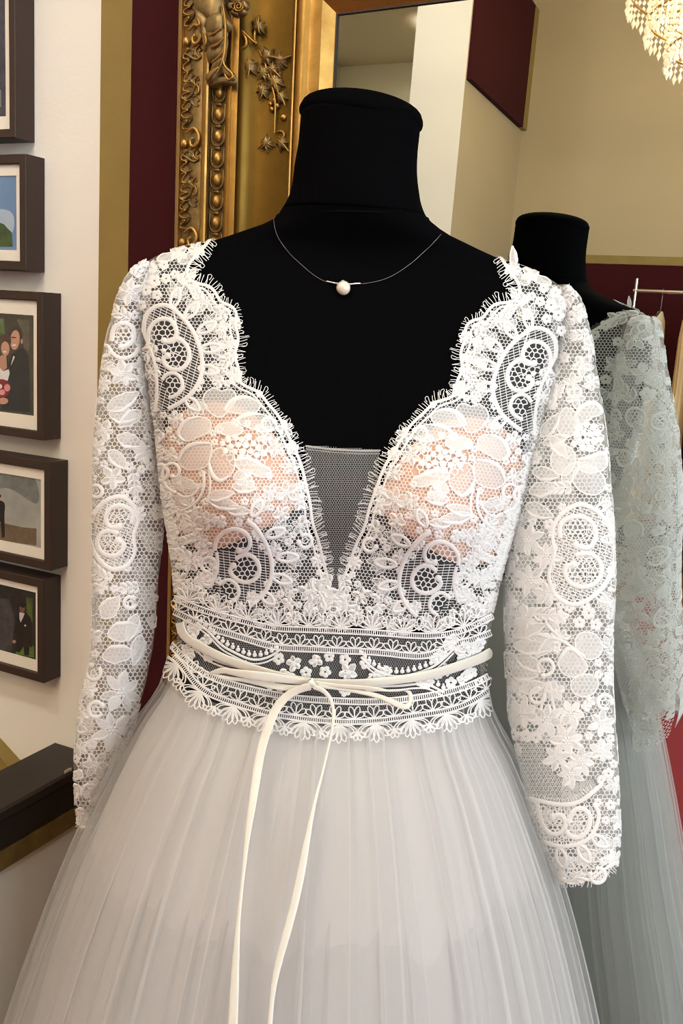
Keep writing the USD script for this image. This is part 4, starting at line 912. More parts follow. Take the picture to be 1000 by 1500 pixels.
def sleeve_loft(o, i, zlo, hang, grow=0.0):
    fo, fi = edge(o, hang), edge(i, hang); rows = []
    for z in np.linspace(zlo, 1.436, 26):
        xo, xi = float(fo(z)), float(fi(z)); h = abs(xo - xi) / 2
        y = float(hang(z))
        rows.append((z, h, min(.054, .028 + .5 * h), min(.050, .024 + .48 * h), (xo + xi) / 2, y))
    r = rows[-1]; rows.append((1.446, r[1] * .35, .018, .018, r[4] - np.sign(r[4]) * .006, Y0 + .012))
    return Loft(rows, 2.2, None, grow)
ZL, ZR = .862, .862
slL, slR = sleeve_loft(LO, LI, ZL, hang_l), sleeve_loft(RO, RI, ZR, hang_r)
def crinkle(m, amp, seed):
    n = meshkit.fbm(m.vertices * [38, 38, 22], 3, seed) - .5
    m.vertices = m.vertices + m.vertex_normals * (n * amp)[:, None]; return m
def sleeve_base(parent, lf, zlo, seed):
    m = crinkle(lf.mesh(zlo + .004, 1.444, 90, 60, cap0=False, cap1=False), .004, seed)
    return obj('sheer_ground', (m.vertices, m.faces), 'lace_base', parent, op=.13)
def medallion(P, ctr, s, rot, flip=1):
    """The curved double scroll medallion, s its half length in pixels; rot turns it, flip mirrors it."""
    def T(pts):
        p = np.asarray(pts, float) * [flip * s, s]; c, n = math.cos(rot), math.sin(rot)
        return p @ np.array([[c, n], [-n, c]]) + ctr
    out = T([(-.45, -.75), (-.1, -.98), (.3, -.85), (.6, -.45), (.68, 0), (.55, .5), (.25, .85), (-.1, 1.0), (-.45, .85)])
    inn = T([(-.45, .85), (-.6, .45), (-.52, 0), (-.58, -.4), (-.45, -.75)])
    r1 = T([(-.42, -.30), (-.42, -.58), (-.15, -.74), (.16, -.66), (.28, -.38), (.14, -.14), (-.1, -.18)]); r2 = T([(-.1, .02), (.2, -.02), (.42, .2), (.36, .5), (.06, .64), (-.24, .5), (-.26, .26), (-.12, .2)])
    P('medallion_net', Piece().lines([tuple(q) for q in np.vstack([spline(out, 3), spline(inn, 3)])], 4.1, 1.2, rot + .3, minus=(r1, r2)), kind='stuff')
    P('lace_scroll', Piece().cord(out, 7, lift=.0023).cord(inn, 5.5, lift=.002))
    P('lace_scroll', ringscroll(r1, 7)); P('lace_scroll', ringscroll(r2, 7))
def poly_of(o, i):
    return [tuple(q) for q in spline(o, 6)] + [tuple(q) for q in spline(i, 6)[::-1]]
def side_lace(parent, lf, th0, hgt, seed):
    """The lace on the sleeve's outer side, which the front and back drawings reach only at a slant."""
    S = [(-26, 8), (26, 8), (26, hgt - 12), (-26, hgt - 12)]
    def lay(nm, pc, kind=None):
        V = np.vstack(pc.V); P = lf.at_uv(V, th0, .055, np.concatenate(pc.L) * RELIEF)
        obj(nm, (P, np.vstack(pc.F)), 'lace', parent, op=np.concatenate(pc.O), kind=kind)
    lay('net_ground', Piece().net(S, 6.6, 1.1, seed, .12), 'stuff')
    for k, (x, y, r) in enumerate(scatter(S, [], 9, 20, seed, 700)):
        lay('lace_flower', flower((x, y), r, 6, seed + k, .5)) if k % 3 else lay('leaf_spray', leaf_spray((x, y), 1.5 + k, r * 2, k))
def cuff(P, hem, seed, L=12):
    P('hem_cord', Piece().cord(hem, 4.4, lift=.002).cord([(x, y - 7) for x, y in hem], 2.6))
    P('eyelash_fringe', fringe(hem, L, 3.6, 1.15, seed, 1), kind='stuff')

sleeve = UsdGeom.Xform.Define(stage, '/World/wedding_dress/sleeve').GetPrim(); tag(sleeve, label='lace sleeve hanging before the wine red wall')
sleeve_base(sleeve, slL, ZL + .018, 2)
PL = lambda nm, pc, **k: put(nm, sleeve, pc, slL, 1, **k)
polyL = poly_of(LO, LI)
for sd in (1, -1): put('net_ground', sleeve, Piece().net(polyL, 6.6, 1.1, 31 + sd, .12), slL, sd, kind='stuff')
h = []
PL('lace_flower', flower((190, 428), 20, 6, 4, .7)); h.append((190, 428, 18))
PL('lace_scroll', ringscroll([(164, 500), (170, 478), (186, 474), (196, 486), (192, 502), (178, 508)], 7)); PL('lace_scroll', Piece().cord([(160, 512), (175, 524), (195, 520), (206, 505)], 6, lift=.002)); h.append((180, 494, 22))
PL('lace_flower', flower((180, 548), 20, 6, 9, .8)); h.append((180, 548, 18))
for b, an, L, Wd in (((158, 600), -.5, 52, 22), ((160, 606), .1, 44, 22), ((206, 602), 2.5, 40, 18), ((172, 640), .3, 40, 20), ((160, 660), .8, 38, 18)): PL('lace_petal', petal(Piece(), b, an, L, Wd, .75, 2.2, heavy=1))
h += [(178, 600, 24), (185, 640, 22), (172, 668, 16)]
PL('lace_flower', flower((165, 700), 19, 5, 19, .65)); h.append((165, 700, 17))
medallion(PL, np.array([168., 780.]), 54, .12, -1); h += [(162, 750, 26), (164, 800, 28), (180, 780, 24)]
for b, an, L, Wd in (((150, 905), -.9, 40, 24), ((158, 930), -.2, 52, 26), ((150, 962), -.15, 50, 24), ((200, 900), 1.9, 42, 18), ((206, 930), 1.8, 46, 18)): PL('lace_petal', petal(Piece(), b, an, L, Wd, .8, 2.3, heavy=-1))
h += [(160, 895, 22), (178, 930, 24), (172, 962, 22), (200, 920, 18)]
PL('lace_flower', flower((178, 1015), 30, 7, 29, .9)); PL('lace_flower', flower((165, 1070), 30, 7, 33, .9)); h += [(178, 1015, 28), (165, 1070, 27)]
PL('lace_flower', flower((140, 1120), 20, 6, 36, .6)); h.append((140, 1120, 18))
PL('lace_scroll', Piece().cord([(166, 1110), (158, 1135), (150, 1150), (146, 1172)], 6.5, lift=.002)); PL('lace_scroll', ringscroll([(120, 1165), (126, 1150), (140, 1152), (143, 1166), (133, 1174)], 5))
_li = PchipInterpolator([q[1] for q in LI], [q[0] for q in LI]); h += [(float(_li(y)) - 11, y, 12) for y in range(705, 1000, 16)]      # plain tulle along the inner seam
filler(sleeve, slL, 1, list(shapely.Polygon(polyL).buffer(4).exterior.coords), h, 7, 15, 51, 1500, dens=.75)
filler(sleeve, slL, -1, polyL, [], 12, 24, 57, 420, dens=.6)
side_lace(sleeve, slL, math.pi, 800, 57)
cuff(PL, [(112, 1204), (120, 1210), (128, 1212), (137, 1210), (146, 1205)], 3, 13)
PL('edge_cord', Piece().cord(LI[1:6], 6, lift=.002), label='corded armhole seam')
PL('eyelash_fringe', fringe(LO[3:9], 6, 9, 1.3, 9, 1), kind='stuff')

sleeve2 = UsdGeom.Xform.Define(stage, '/World/wedding_dress/sleeve_001').GetPrim(); tag(sleeve2, label='lace sleeve hanging before the mirror')
sleeve_base(sleeve2, slR, ZR + .034, 5)
PR = lambda nm, pc, **k: put(nm, sleeve2, pc, slR, 1, **k)
polyR = poly_of(RO, RI)
sheer = shapely.Polygon([(755, 1085), (795, 1090), (800, 1120), (830, 1150), (868, 1140), (880, 1160), (835, 1176), (765, 1168)])
put('net_ground', sleeve2, Piece().net(cut(polyR, ([tuple(q) for q in sheer.exterior.coords],)), 6.6, 1.1, 61, .12), slR, 1, kind='stuff')
put('net_ground', sleeve2, Piece().net(polyR, 6.6, 1.1, 63, .12), slR, -1, kind='stuff')
put('plain_net', sleeve2, Piece().net(sheer, 3.4, .6, 65, .05), slR, 1, kind='stuff')
h = []
def pr(pts, op=.6, w=2.2, hv=None):
    R = Piece(); R.fill(pts, op, streak=.12); R.cord(pts, w, True)
    if hv: R.cord([pts[k] for k in hv], w + 4.5, lift=.0022, taper=True)
    PR('rose_petal', R)
for x, y, r, n, sd in ((852, 535, 17, 5, 2), (838, 560, 15, 5, 6), (866, 560, 14, 6, 3), (842, 582, 16, 5, 7)): PR('lace_flower', flower((x, y), r, n, sd, .6)); h.append((x, y, r))
pr([(818, 612), (826, 598), (840, 602), (846, 620), (840, 636), (826, 640), (816, 628)], .75); pr([(842, 610), (856, 593), (874, 592), (882, 604), (866, 612), (850, 622)], .8, hv=(0, 1, 2, 3))
pr([(810, 662), (826, 652), (840, 662), (842, 678), (828, 696), (812, 690)], .75); pr([(846, 674), (868, 668), (884, 664), (888, 682), (872, 692), (850, 688)], .85, hv=(0, 1, 2, 3)); pr([(838, 700), (852, 682), (876, 690), (886, 706), (878, 722), (860, 724), (846, 716)], .6)
pr([(822, 700), (836, 680), (846, 676), (838, 702), (826, 712)], .7)
C = Piece()
for k, (x, y) in enumerate([(848, 626), (858, 622), (868, 626), (844, 636), (854, 634), (864, 636), (874, 634), (848, 646), (859, 646), (870, 646), (878, 644), (852, 656), (864, 657), (840, 650)]): C.dot((x, y), 5 if k % 3 else 6, .0021)
C.net([(838, 618), (884, 618), (886, 660), (842, 664)], 8.5, 1.9, 8); PR('rose_centre', C)
h += [(832, 620, 20), (862, 605, 20), (826, 675, 20), (866, 680, 22), (862, 705, 24), (860, 640, 24)]
for b, an, L, Wd in (((792, 640), -.9, 44, 17), ((795, 650), -.3, 40, 15), ((800, 600), -1.3, 44, 16), ((806, 640), .9, 40, 16), ((780, 690), .2, 40, 18), ((775, 720), -.2, 44, 20), ((770, 740), .4, 44, 20)): PR('lace_petal', petal(Piece(), b, an, L, Wd, .65, 2.1, heavy=1))
h += [(805, 630, 22), (795, 695, 18), (790, 735, 20)]
medallion(PR, np.array([850., 812.]), 74, .06, 1); h += [(848, 775, 34), (850, 815, 36), (850, 850, 34)]
for x, y, an in ((882, 742, -.6), (892, 790, -.1), (880, 875, .7)): PR('eye_leaf', eye_leaf((x, y), an, 20, 11, seed=x)); h.append((x, y, 11))
for x, y, r, n, sd in ((772, 790, 24, 7, 4), (800, 815, 22, 7, 9), (775, 850, 25, 7, 13), (800, 870, 20, 6, 15), (768, 905, 20, 6, 18)): PR('lace_flower', flower((x, y), r, n, sd, .9)); h.append((x, y, r * .9))
for x, y, r in ((862, 898, 10), (848, 912, 9), (872, 915, 9), (856, 886, 8)): PR('floret', floret((x, y), r, x)); h.append((x, y, r))
pr([(846, 930), (862, 926), (878, 936), (880, 956), (866, 966), (850, 960), (842, 944)], .8); pr([(818, 968), (834, 950), (850, 962), (860, 978), (846, 990), (824, 986)], .75, hv=(0, 1, 2)); pr([(836, 1000), (858, 988), (874, 994), (872, 1012), (852, 1020), (838, 1012)], .7)
for b, an, L, Wd in (((750, 930), -.3, 52, 20), ((752, 945), .1, 56, 20), ((756, 960), .5, 48, 20), ((815, 935), 2.4, 40, 16), ((812, 940), -2.9, 36, 14), ((800, 900), 1.0, 36, 14), ((748, 985), .1, 40, 20), ((760, 1010), -.2, 40, 18)): PR('lace_petal', petal(Piece(), b, an, L, Wd, .75, 2.2, heavy=1))
PR('lace_scroll', Piece().cord([(790, 930), (806, 934), (825, 940), (842, 952), (856, 962)], 4.5, lift=.002)); PR('lace_scroll', ringscroll([(790, 985), (788, 972), (800, 966), (810, 974), (806, 986), (796, 990)], 5.5, net=False)); PR('lace_scroll', Piece().cord([(792, 1040), (796, 1020), (804, 1000), (808, 1020), (812, 1040)], 4.5))
h += [(862, 946, 20), (838, 970, 20), (856, 1004, 18), (775, 945, 24), (775, 990, 16), (805, 985, 14)]
for x, y, r, n, sd in ((765, 1045, 24, 7, 21), (800, 1055, 26, 7, 24), (835, 1045, 22, 6, 27), (830, 1085, 26, 7, 30), (815, 1110, 20, 6, 33), (850, 1115, 22, 7, 36), (835, 1135, 20, 7, 39), (880, 1060, 20, 6, 42), (880, 1100, 18, 6, 45)): PR('lace_flower', flower((x, y), r, n, sd, .9)); h.append((x, y, r * .85))
for x, y, r in ((752, 1076, 9), (770, 1078, 10), (785, 1080, 9)): PR('floret', floret((x, y), r, x)); h.append((x, y, r))
# cuff
PR('lace_scroll', Piece().cord([(768, 1168), (785, 1172), (810, 1177), (835, 1178), (852, 1172), (868, 1160), (882, 1148)], 6.5, lift=.0023)); PR('eyelash_fringe', fringe([(772, 1165), (800, 1171), (830, 1174), (850, 1168), (866, 1156)], 7, 4.2, 1.3, 71, -1), kind='stuff')
c1 = [(790, 1186), (792, 1202), (800, 1216), (812, 1222), (824, 1216), (828, 1204), (822, 1194), (810, 1196)]; c2 = [(828, 1216), (838, 1226), (852, 1224), (862, 1210), (862, 1192), (850, 1184), (838, 1190), (832, 1202)]
cpoly = [(775, 1176), (810, 1182), (840, 1183), (862, 1176), (872, 1190), (870, 1212), (862, 1228), (835, 1238), (810, 1236), (792, 1228), (782, 1205)]
PR('medallion_net', Piece().lines(cpoly, 4.1, 1.2, 1.5, minus=(c1, c2)), kind='stuff'); PR('lace_scroll', ringscroll(c1, 7)); PR('lace_scroll', ringscroll(c2, 7))
PR('lace_scroll', Piece().cord([(868, 1176), (876, 1190), (873, 1210), (864, 1226), (840, 1238), (812, 1238), (795, 1232)], 6, lift=.0022))
for x, y, an, L in ((822, 1256, 1.3, 24), (855, 1250, 1.0, 24), (878, 1232, .6, 22)): PR('eye_leaf', eye_leaf((x, y), an, L, 13, seed=x)); h.append((x, y, 16))
h += [(810, 1205, 26), (846, 1205, 28), (830, 1230, 24)]
for (x, y) in np.random.default_rng(4).uniform([758, 1095], [880, 1165], (40, 2)):
    if sheer.contains(shapely.Point(x, y)): h.append((x, y, 9))
h.append((775, 1135, 30)); h.append((810, 1152, 16)); h.append((850, 1155, 12))
filler(sleeve2, slR, 1, list(shapely.Polygon(polyR).buffer(4).exterior.coords), h, 7, 15, 81, 2000, dens=.8)
filler(sleeve2, slR, -1, polyR, [(790, 1130, 40)], 12, 24, 87, 520, dens=.6)
side_lace(sleeve2, slR, 0.0, 800, 87)
cuff(PR, [(803, 1272), (814, 1282), (824, 1288), (836, 1290), (846, 1285), (858, 1288), (870, 1285), (880, 1276), (890, 1270), (900, 1262)], 13, 14)
PR('edge_cord', Piece().cord(RI[1:8], 6, lift=.002), label='corded armhole seam')
tip = petal(Piece(), (752, 394), -1.62, 34, 9, .9, 2.2, heavy=1)
tv = at(np.vstack(tip.V), Y0 - .012) + np.stack([np.zeros(tip.n), -np.concatenate(tip.L) * .5, np.zeros(tip.n)], 1)
obj('lace_tip', (tv, np.vstack(tip.F)), 'lace', lb2, op=np.concatenate(tip.O), label='lace tip standing up at the shoulder')

# ---------------------------------------------------------------- guipure waistband
wrows = [(z, a, f, k, x, y) for z, a, f, k, x, y in BODY_ROWS if z > 1.06]
DR = [r for r in SK_ROWS if r[0] <= 1.06] + [(1.075, .1505, .103, .094, XC, Y0)] + [r for r in BODY_ROWS if r[0] > 1.08]
band_s = Loft(DR, 2.15, bust, .0075)
U1 = spline([(255, 876), (267, 881), (285, 889), (305, 896), (362, 911), (396, 919), (440, 922), (500, 924), (570, 928), (646, 930), (680, 922), (706, 910), (722, 902)], n=240)
U2 = spline([(255, 896), (268, 902), (290, 913), (318, 923), (365, 937), (401, 947), (440, 950), (500, 953), (570, 957), (636, 957), (662, 945), (688, 938), (706, 932), (720, 926)], n=240)
L1 = spline([(250, 944), (263, 957), (285, 977), (313, 993), (365, 1009), (422, 1021), (500, 1027), (545, 1028), (610, 1022), (662, 1012), (701, 998), (716, 990)], n=240)
L2 = spline([(254, 962), (266, 974), (286, 1000), (292, 1006), (344, 1030), (396, 1045), (448, 1053), (500, 1057), (546, 1056), (610, 1048), (675, 1034), (704, 1019), (717, 1010)], n=240)
band = UsdGeom.Xform.Define(stage, '/World/wedding_dress/waistband').GetPrim(); tag(band, label='open guipure lace waistband over dark net')
PB = lambda nm, pc, **k: put(nm, band, pc, band_s, 1, **k)
def arc(c):
    d = np.r_[0, np.cumsum(np.linalg.norm(np.diff(c, axis=0), axis=1))]
    return lambda s: np.stack([np.interp(s, d, c[:, 0]), np.interp(s, d, c[:, 1])], -1), d[-1]
def frame_at(fn, s):
    p = fn(s); t = fn(s + 1) - fn(s - 1); t = t / (np.linalg.norm(t, axis=-1, keepdims=True) + 1e-9); return p, t, np.stack([-t[..., 1], t[..., 0]], -1)   # n points down the picture
def ladder(c, w=7.5):
    fn, T = arc(c); s = np.arange(0, T, 2.0); p, t, n = frame_at(fn, s); pc = Piece()
    PB('ladder_rail', Piece().cord(p - n * w / 2, 2.4, raw=True, lift=.0022)); PB('ladder_rail', Piece().cord(p + n * w / 2, 2.4, raw=True, lift=.0022))
    s = np.arange(1, T, 3.1); p, t, n = frame_at(fn, s); PB('ladder_rungs', pc.segs(p - n * w / 2, p + n * w / 2, 1.5, .0015), kind='stuff')
def tear(pc, base, ang, L, Wd, w=1.8):
    d = np.array([math.cos(ang), math.sin(ang)]); n = np.array([-d[1], d[0]]); b = np.array(base)
    pc.cord([b, b + d * L * .35 + n * Wd * .32, b + d * L * .75 + n * Wd * .5, b + d * L, b + d * L * .75 - n * Wd * .5, b + d * L * .35 - n * Wd * .32, b + d * .5], w, lift=.002, step=1.8)
def fans(c, gap, sgn, angs, L, Wd, off, nm, start=4, w=1.75, curl=False):
    """Fans of loops standing on curve c, towards +-n; angs: the loops' angles from the upright."""
    fn, T = arc(c)
    for k, s in enumerate(np.arange(start, T - 2, gap)):
        p, t, n = frame_at(fn, np.array(s)); up = n * sgn; b = p + up * off; a0 = math.atan2(up[1], up[0]); pc = Piece()
        for a in angs: tear(pc, b, a0 + a, L * (1 - .12 * abs(a)), Wd, w)
        if curl:
            for q in (-1, 1): pc.cord([b + t * q * L * .2, b + t * q * L * .75 + up * L * .12, b + t * q * L * .95 + up * L * .5, b + t * q * L * .62 + up * L * .62, b + t * q * L * .5 + up * L * .38], w, lift=.002)
        PB(nm, pc)
ladder(U1); ladder(U2, 8); ladder(L1, 8); ladder(L2, 7)
fans(U2, 27, -1, (-.95, -.32, .32, .95), 18, 6.5, 4, 'loop_fan'); fans(L2, 29, -1, (-1.0, -.35, .35, 1.0), 20, 7, 4, 'loop_fan')
fans(U1, 46, -1, (-1.15, -.7, -.25, .25, .7, 1.15), 27, 7, 5, 'guipure_fan', 20, 1.85); fans(U1, 46, -1, (-.6, 0, .6), 18, 6, 8, 'guipure_sprig', 43, 1.8)
fans(L2, 52, 1, (-1.1, -.72, -.36, 0, .36, .72, 1.1), 28, 7.5, 4, 'guipure_fan', 12, 1.9, True); fans(L2, 52, 1, (-.85, -.3, .3, .85), 15, 5.5, 14, 'guipure_sprig', 38, 1.9)
# swags, flowers and florets of the dark middle
for pts in ([(288, 912), (305, 925), (325, 945), (344, 956), (370, 966), (396, 961), (412, 950)], [(528, 962), (548, 980), (574, 990), (610, 986), (636, 975), (664, 950)], [(520, 1008), (545, 1006), (590, 1004), (625, 1003), (649, 1014)], [(276, 930), (300, 958), (330, 972), (360, 980)]):
    p = np.array(spline(pts, 2)); PB('swag_cord', Piece().cord(pts, 3.6, lift=.0019).cord(p + [0, 6], 2.6, raw=True, lift=.0017))
    q = spline(pts, 8.5); pc = Piece()
    for k in range(len(q)): pc.dot(q[k] - [0, 7], 3.4, .002); pc.dot(q[k] - [0, 11.5], 1.8, .0016)
    PB('swag_beads', pc)
for x, y, r, sd in ((430, 972, 12, 1), (509, 985, 15, 2), (505, 966, 9, 5), (462, 968, 10, 3), (482, 962, 8, 4), (448, 985, 9, 6), (476, 984, 9, 7), (535, 972, 9, 8), (408, 965, 9, 9), (545, 992, 7, 12), (655, 980, 10, 13), (676, 968, 9, 14), (640, 988, 8, 15), (690, 950, 9, 16), (290, 948, 9, 17), (306, 962, 9, 18), (275, 915, 9, 19), (396, 1004, 8, 20), (410, 1008, 6, 21), (505, 1012, 9, 23), (660, 1000, 9, 25), (690, 985, 9, 26), (340, 968, 7, 27)):
    PB('lace_flower', flower((x, y), r, 5, sd, .8, w=1.6) if r > 9 else floret((x, y), r, sd))
for x, y, an in ((285, 925, 2.2), (298, 940, 2.6), (276, 955, 1.2), (420, 990, .4), (560, 985, 2.7), (640, 962, 2.4), (660, 940, 2.3), (676, 950, -.8), (692, 962, -.8), (700, 945, -1.0), (620, 1000, .3), (680, 992, -.6)): PB('leaf_spray', leaf_spray((x, y), an, 22, x))
PB('ladder_rail', Piece().cord([(664, 950), (680, 958), (694, 968)], 4, lift=.0018)); PB('ladder_rail', Piece().cord([(270, 935), (282, 922), (296, 908)], 4, lift=.0018))
put('waist_net', band, Piece().net([tuple(q) for q in U1] + [tuple(q) for q in L2[::-1]], 3.4, .35, 4, .05, op=.7), lace_s, 1, kind='stuff')
# the band goes on round the back, seen in the mirror
for z, dz in ((1.128, .006), (1.108, .006), (1.068, .006), (1.046, .005)):
    th = np.linspace(.12, np.pi - .12, 80)
    for s_ in (-1, 1):
        zz = np.full(80, z + s_ * dz / 2); c, sn = np.cos(th), np.sin(th)
        obj('ladder_rail', tube(np.stack([band_s.x_(zz) + band_s.a(zz) * np.sign(c) * np.abs(c) ** .93, band_s.y_(zz) + (band_s.k_(zz) + band_s.grow) * sn ** .93, zz], 1), .0009, 6), 'satin', band, smooth=True)

# ---------------------------------------------------------------- the satin ribbon belt and its bow
bow = thing('ribbon_belt', 'narrow ivory satin ribbon tied in a bow round the waist of the lace dress', 'ribbon')
rib_s = Loft(DR, 2.15, bust, .0105)
front_only = Loft([(z, a, f, k, x, y) for z, a, f, k, x, y in DR], 2.15, bust, .013)
def ribbon(name, pts, w, lift=0.0, surf=None, parent=None, thick=.0011, closed=False):
    surf = surf or rib_s; parent = parent or bow
    p = spline(pts, 3.0); n = len(p); ww = np.interp(np.linspace(0, 1, n), np.linspace(0, 1, len(np.atleast_1d(w))), np.atleast_1d(w)) if np.ndim(w) else np.full(n, w)
    t = np.gradient(p, axis=0); t /= np.linalg.norm(t, axis=1, keepdims=True); nn = np.stack([-t[:, 1], t[:, 0]], 1)
    of = np.array([-.5, -.42, -.15, .15, .42, .5]); hl = np.array([.3, .85, 1.0, 1.0, .85, .3]) * thick
    G = p[:, None] + nn[:, None] * of[None, :, None] * ww[:, None, None]
    lf = np.broadcast_to(np.asarray(lift)[..., None] if np.ndim(lift) else lift, (n, 6)) if not np.ndim(lift) else np.interp(np.linspace(0, 1, n), np.linspace(0, 1, len(lift)), lift)[:, None] * np.ones(6)
    top = surf.at_px(G.reshape(-1, 2), 1, (lf + hl).ravel()); bot = surf.at_px(G.reshape(-1, 2), 1, (lf - .0002).ravel())
    F = grid_faces(n, 6); m = n * 6; i = np.arange(n - 1) * 6
    side = [np.stack([i, i + 6, i + 6 + m, i + m], 1), np.stack([i + 5, i + 5 + m, i + 11 + m, i + 11], 1)]
    q = np.vstack(side); F = np.vstack([F, F[:, ::-1] + m, q[:, [0, 1, 2]], q[:, [0, 2, 3]]])
    return obj(name, (np.vstack([top, bot]), F), 'satin', parent, smooth=60)
ribbon('waist_ribbon', [(263, 912), (268, 928), (290, 945), (330, 965), (380, 982), (430, 995), (462, 1000)], 12)
ribbon('waist_ribbon', [(462, 1000), (520, 1001), (580, 996), (630, 988), (680, 973), (708, 962), (720, 955)], [13, 12, 12, 13, 14, 14])
th = np.linspace(.1, np.pi - .1, 80); c, sn = np.cos(th), np.sin(th)
zb = np.interp(c, [-1, 1], [1.099, 1.082]); V = []
for dz, g in ((-.004, .0), (0, .0008), (.004, .0)):
    zz = zb + dz; V.append(np.stack([rib_s.x_(zz) + (rib_s.a(zz) + g) * np.sign(c) * np.abs(c) ** .93, rib_s.y_(zz) + (rib_s.k_(zz) + rib_s.grow + g) * sn ** .93, zz], 1))
obj('waist_ribbon', (np.vstack(V), grid_faces(3, 80)), 'satin', bow, smooth=True, label='ribbon round the back of the waist')
ribbon('bow_loop', [(458, 1000), (430, 993), (390, 984), (350, 977), (328, 978), (321, 985), (328, 991), (355, 995), (400, 1004), (440, 1007), (458, 1002)], [9, 12, 13, 13, 9, 8, 9, 12, 12, 11, 9], [.003, .006, .010, .013, .013, .012, .010, .008, .006, .005, .004], front_only)
ribbon('bow_loop', [(462, 999), (500, 1001), (540, 1001), (572, 1007), (592, 1020), (590, 1030), (575, 1030), (545, 1020), (505, 1009), (466, 1003)], [8, 7, 7, 8, 6, 5, 6, 9, 9, 8], [.003, .006, .010, .014, .016, .016, .013, .009, .006, .004], front_only)
ribbon('bow_knot', [(452, 992), (456, 999), (458, 1008)], [13, 15, 13], .007, front_only, thick=.004)
skirt_r = Loft([r for r in SK_ROWS if r[0] < 1.045] + [(1.05, .158, .112, .10, XC, Y0)] + [r for r in BODY_ROWS if r[0] > 1.085], 2.1, bust, .024)
ribbon('bow_tail', [(455, 1004), (436, 1010), (414, 1026), (396, 1058), (383, 1100), (373, 1160), (365, 1212), (357, 1280), (349, 1360), (345, 1430), (342, 1500), (340, 1560)], [11, 13, 13, 13, 11, 7, 5, 6, 10, 13, 14, 14], .002, skirt_r)
ribbon('bow_tail', [(460, 1004), (473, 1010), (483, 1022), (488, 1044), (482, 1088), (472, 1132), (460, 1180), (448, 1240), (432, 1320), (416, 1380), (402, 1440), (396, 1498), (392, 1560)], [8, 5, 4, 4, 5, 9, 12, 12, 12, 10, 7, 7, 9], .003, skirt_r)
# ================================================================== the room behind the camera, seen in the mirror
def drop(name, pts, mat, parent, **k): return obj(name, tube(pts, .01, 8), mat, parent, **k)
# clothes rail and gowns
RZ, RB = 2.17, 7.3
rail = thing('clothes_rail', 'chrome clothes rail standing before the wine red far wall', 'clothes rail')
obj('rail_bar', tube(W([-1.52, -.6, .12], [RB] * 3, [RZ] * 3), .016, 12), 'steel', rail)
for a in (-1.5, 0.10):
    obj('rail_post', tube(W([a, a, a], [RB] * 3, [.02, 1.2, RZ + .10]), .016, 12), 'steel', rail)
    obj('rail_foot', tube(W([a, a, a], [RB - .3, RB, RB + .3], [.02] * 3), .016, 12), 'steel', rail)
GC = [('cream', (238, 222, 190)), ('tan', (226, 196, 150)), ('ivory', (230, 216, 186)), ('beige', (206, 182, 140)), ('pale grey', (200, 196, 184)), ('sand', (212, 186, 138))]
for i, (nm, c) in enumerate(GC): M_['gown_' + str(i)] = cloth(f'gown_{i}', srgb(*c), .25, use_uv=False)
for i in range(6):
    a = -1.28 + i * .225; ci = i % 6; r = np.random.default_rng(100 + i); L = 1.72 + r.uniform(-.1, .08)
    P = W(a, RB, RZ)
    g = thing('hanging_gown', f'{GC[ci][0]} tulle gown hanging on the clothes rail' + (' at its left end' if i == 0 else ' next to the ' + GC[i - 1][0] + ' one'), 'dress', P, 'gowns hanging on the clothes rail')
    nz, nt = 26, 48; T, Z = np.meshgrid(np.arange(nt) * 2 * np.pi / nt, np.linspace(0, 1, nz))
    dep = np.interp(Z, [0, .03, .12, .25, .36, .6, 1], [.03, .20, .21, .17, .15, .24, .33]); wid = np.interp(Z, [0, .03, .12, .25, .36, .6, 1], [.02, .035, .05, .05, .05, .075, .105])
    rip = 1 + .16 * Z * np.sin(T * 9 + i) + .08 * Z * np.sin(T * 15 + 2 * i)
    la, lb_ = wid * np.cos(T) * rip, dep * np.sin(T) * rip
    V = la[..., None] * e1 + lb_[..., None] * nW + (-.16 - Z * L)[..., None] * np.array([0, 0, 1.0])
    n = nz * nt; V = np.vstack([V.reshape(-1, 3), V[0].mean(0)]); k = np.arange(nt)
    obj('gown_cloth', (V, np.vstack([grid_faces(nz, nt, True), np.stack([np.full(nt, n), k, (k + 1) % nt], 1)])), 'gown_' + str(ci), g, smooth=True)
    obj('hanger_hook', tube([[0, 0, -.16], [0, 0, -.03], nW * .018 + [0, 0, .0], nW * .012 + [0, 0, .020], -nW * .012 + [0, 0, .022]], .003, 6), 'steel', g)
    obj('hanger_arm', tube([nW * .19 + [0, 0, -.21], [0, 0, -.155], -nW * .19 + [0, 0, -.21]], .008, 8), 'dark_wood', g)
stool = thing('stool', 'low dark upholstered stool on the wooden floor by the gowns', 'stool')
obj('seat', wbox(-1.05, -.55, 6.45, 6.85, .24, .36, .03), 'ledge_top', stool)
for a in (-1.0, -.6):
    for b in (6.5, 6.8): obj('leg', tube(W([a, a, a], [b] * 3, [0, .12, .25]), .02, 10), 'dark_wood', stool)
